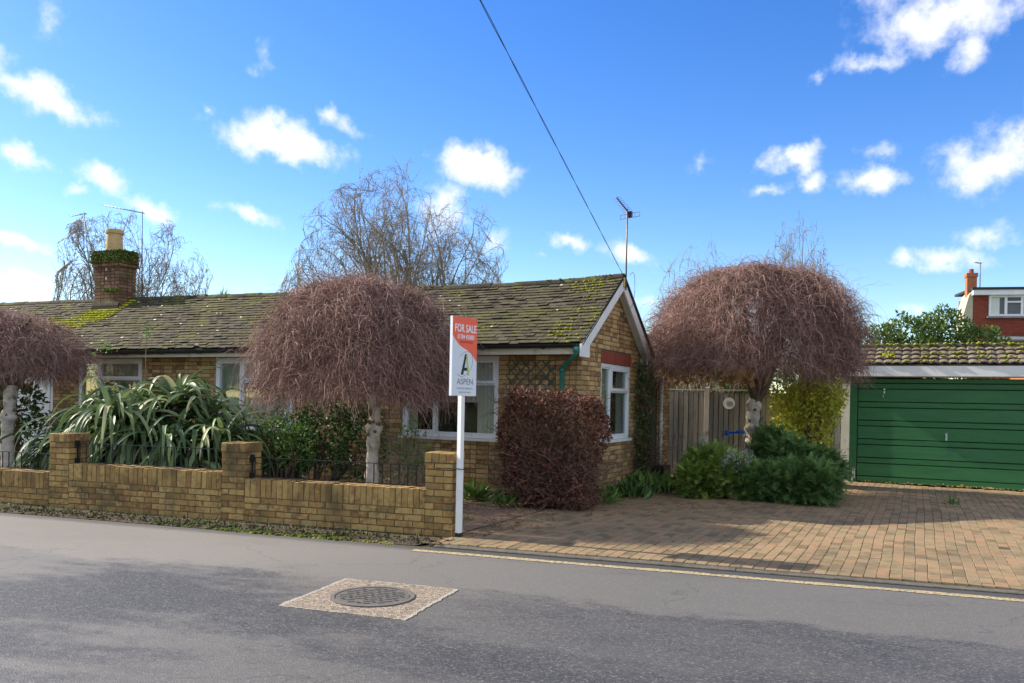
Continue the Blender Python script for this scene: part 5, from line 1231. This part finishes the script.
# ------------------------------------------------------------------ sky, clouds, sun
SUN_AZ, SUN_EL = R(185), R(33.5)       # azimuth measured from +X towards +Y
world = bpy.data.worlds.new('World'); scene.world = world; world.use_nodes = True
nt = world.node_tree; bg = nt.nodes['Background']; wout = nt.nodes['World Output']
sky = N(nt, 'ShaderNodeTexSky', sky_type='NISHITA', sun_disc=False); sky.sun_elevation = SUN_EL
sky.sun_rotation = math.pi / 2 - SUN_AZ
sky.altitude = 50; sky.air_density = 1.0; sky.dust_density = .25; sky.ozone_density = 2.0
hs = N(nt, 'ShaderNodeHueSaturation'); hs.inputs['Saturation'].default_value = 1.38; hs.inputs['Hue'].default_value = .515; L(nt, sky, 0, hs, 'Color')
tc = N(nt, 'ShaderNodeTexCoord')
nz = N(nt, 'ShaderNodeTexNoise'); nz.inputs['Scale'].default_value = 13; nz.inputs['Detail'].default_value = 9; nz.inputs['Roughness'].default_value = .62; L(nt, tc, 'Generated', nz, 'Vector')
nz2 = N(nt, 'ShaderNodeTexNoise'); nz2.inputs['Scale'].default_value = 34; nz2.inputs['Detail'].default_value = 9; nz2.inputs['Roughness'].default_value = .6; L(nt, tc, 'Generated', nz2, 'Vector')
sub = N(nt, 'ShaderNodeVectorMath'); sub.operation = 'SUBTRACT'; L(nt, nz, 'Color', sub, 0); sub.inputs[1].default_value = (.5, .5, .5)
wrp = N(nt, 'ShaderNodeVectorMath'); wrp.operation = 'MULTIPLY_ADD'; L(nt, sub, 0, wrp, 0); wrp.inputs[1].default_value = (.07, .07, .05); L(nt, tc, 'Generated', wrp, 2)
# each cloud: (azimuth, elevation) of its middle, half width, half height, tilt, density - in degrees
CLOUDS_AND_FILL = [(146.6, 17.2, 3.74, 1.13, -10, 1.1), (148.0, 14.0, 2.05, 1.0, -15, 1.1), (143.3, 13.0, 2.21, 1.05, -35, 1), (140.4, 11.3, 2.86, 0.79, -22, 0.95), (132.5, 16.6, 5.11, 1.41, -12, 1.15), (129.4, 18.5, 1.14, 0.82, 0, 0.7), (134.3, 11.7, 2.46, 0.67, -8, 0.75), (147.2, 8.8, 2.14, 0.61, 0, 0.9), (147.2, 6.6, 2.41, 0.48, 0, 0.8), (119.0, 15.7, 3.79, 1.55, -12, 1.25), (121.6, 13.2, 2.3, 2.03, 0, 0.8), (112.5, 11.0, 2.03, 0.79, -5, 1), (108.5, 10.4, 2.63, 1.02, -10, 0.95), (97.9, 16.0, 2.94, 0.81, -3, 0.95), (96.9, 14.6, 1.19, 0.88, 0, 0.9), (99.5, 14.2, 1.72, 0.52, 0, 0.6), (93.0, 14.2, 2.97, 1.0, -3, 1.05), (93.2, 21.4, 2.29, 0.76, 0, 0.8), (88.9, 23.1, 5.63, 1.57, -5, 1.0), (87.8, 20.9, 1.55, 1.45, -30, 0.8), (86.6, 14.7, 3.84, 2.03, 8, 0.95), (85.3, 15.7, 2.71, 1.33, 10, 0.8), (85.8, 10.3, 2.25, 0.88, 10, 0.8), (88.1, 9.0, 2.74, 0.84, -8, 0.95), (90.9, 9.4, 1.22, 0.57, 0, 0.8), (103.6, 16.2, 1.02, 0.68, 0, 0.5), (117.6, 10.8, 1.09, 1.26, 0, 0.7), (92.5, 15.9, 1.59, 0.64, 0, 0.5), (127.9, 18.0, 2.17, 0.75, -20, 0.5), (144.6, 12.1, 0.9, 0.48, 0, 0.6), (96.1, 20.6, 1.06, 0.42, 0, 0.4), (136.6, 18.3, 0.61, 0.43, 0, 0.5), (146.4, 21.8, 1.27, 1.16, -20, 0.45), (90.8, 6.6, 1.5, 0.5, 0, 0.6), (114.6, 9.9, 1.57, 0.47, 0, 0.4), (107.6, 7.0, 3.12, 0.47, 0, 0.35), (134.2, 21.2, 1.34, 0.57, 0, 0.3), (82.9, 18.1, 2.27, 1.27, 0, 0.8), (150.1, 18.5, 2.25, 1.27, 0, 0.8), (197.0, 15.9, 17, 9, 8, 1.9), (212.5, 13.0, 13, 8, 8, 1.9), (222.6, 32.0, 17, 7, 0, 1.9), (214.5, 58.3, 18.0, 7, -8, 1.9), (259.6, 30.0, 13, 7, -8, 1.9), (237.6, 58.7, 20.4, 9, 8, 1.9), (259.3, 17.5, 17, 7, 0, 1.9), (257.0, 53.4, 20.4, 9, -8, 1.9), (288.5, 15.7, 13, 8, 0, 1.9), (303.1, 33.8, 15, 7, 0, 1.9), (307.7, 13.2, 17, 8, 0, 1.9), (319.0, 36.7, 15, 7, 8, 1.9), (304.9, 58.6, 15.6, 7, -8, 1.9), (350.3, 32.0, 15, 7, 8, 1.9), (337.0, 57.4, 18.0, 7, 0, 1.9), (3.1, 10.7, 15, 9, 8, 1.9), (349.5, 56.5, 18.0, 7, -8, 1.9), (21.0, 15.8, 15, 8, -8, 1.9), (33.5, 30.6, 17, 9, 0, 1.9), (44.4, 11.2, 17, 7, 0, 1.9), (50.3, 31.7, 17, 9, -8, 1.9), (44.1, 57.3, 15.6, 7, 0, 1.9)]  # large dense ones: out of view beside and behind, added as neutral fill light
acc = None
for (az, el, w, h, tl, dn) in CLOUDS_AND_FILL:
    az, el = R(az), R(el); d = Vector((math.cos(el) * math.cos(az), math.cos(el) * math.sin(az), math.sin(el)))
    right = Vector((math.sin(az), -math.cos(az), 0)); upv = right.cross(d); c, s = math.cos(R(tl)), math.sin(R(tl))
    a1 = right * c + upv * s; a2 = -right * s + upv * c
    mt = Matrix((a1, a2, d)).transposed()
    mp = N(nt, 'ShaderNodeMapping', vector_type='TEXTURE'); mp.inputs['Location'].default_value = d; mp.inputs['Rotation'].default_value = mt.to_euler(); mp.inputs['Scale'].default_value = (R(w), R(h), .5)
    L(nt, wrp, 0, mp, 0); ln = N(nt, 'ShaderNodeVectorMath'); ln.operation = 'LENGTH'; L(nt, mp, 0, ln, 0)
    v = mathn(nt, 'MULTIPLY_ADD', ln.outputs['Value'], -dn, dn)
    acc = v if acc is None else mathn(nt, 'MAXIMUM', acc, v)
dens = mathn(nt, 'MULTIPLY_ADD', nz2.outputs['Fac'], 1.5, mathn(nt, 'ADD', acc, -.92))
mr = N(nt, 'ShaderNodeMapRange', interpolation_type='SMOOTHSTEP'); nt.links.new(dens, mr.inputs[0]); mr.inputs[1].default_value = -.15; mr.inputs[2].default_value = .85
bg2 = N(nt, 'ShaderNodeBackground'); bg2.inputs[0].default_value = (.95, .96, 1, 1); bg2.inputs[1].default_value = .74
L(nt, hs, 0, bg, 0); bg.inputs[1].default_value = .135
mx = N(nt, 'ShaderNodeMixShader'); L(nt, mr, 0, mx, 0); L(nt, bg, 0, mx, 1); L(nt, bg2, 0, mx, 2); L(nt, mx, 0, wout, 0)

sl = bpy.data.lights.new('sun', 'SUN'); sl.energy = 5.0; sl.angle = R(.53); sl.color = (1, .92, .78)
so = bpy.data.objects.new('sun', sl); COL.objects.link(so)
sd = Vector((math.cos(SUN_EL) * math.cos(SUN_AZ), math.cos(SUN_EL) * math.sin(SUN_AZ), math.sin(SUN_EL)))
so.rotation_euler = sd.to_track_quat('Z', 'Y').to_euler(); so.location = sd * 30

# ------------------------------------------------------------------ camera
cam = bpy.data.cameras.new('camera'); co_ = bpy.data.objects.new('camera', cam); COL.objects.link(co_)
cam.sensor_width = 36; cam.lens = 820 / 1024 * 36; cam.clip_end = 1500; cam.clip_start = .05
cam.shift_x = 1.2 / 1024; cam.shift_y = 58.5 / 1024
co_.matrix_world = Matrix.Translation((0, 0, 1.55)) @ Matrix.Rotation(R(26.4), 4, 'Z') @ Matrix.Rotation(R(90), 4, 'X') @ Matrix.Rotation(.02, 4, 'Z')
scene.camera = co_
scene.view_settings.view_transform = 'Standard'; scene.view_settings.look = 'None'; scene.view_settings.gamma = 1
scene.view_settings.exposure = 0.80
scene.cycles.use_denoising = True
scene.cycles.max_bounces = 6; scene.cycles.transparent_max_bounces = 12
scene.cycles.use_adaptive_sampling = True
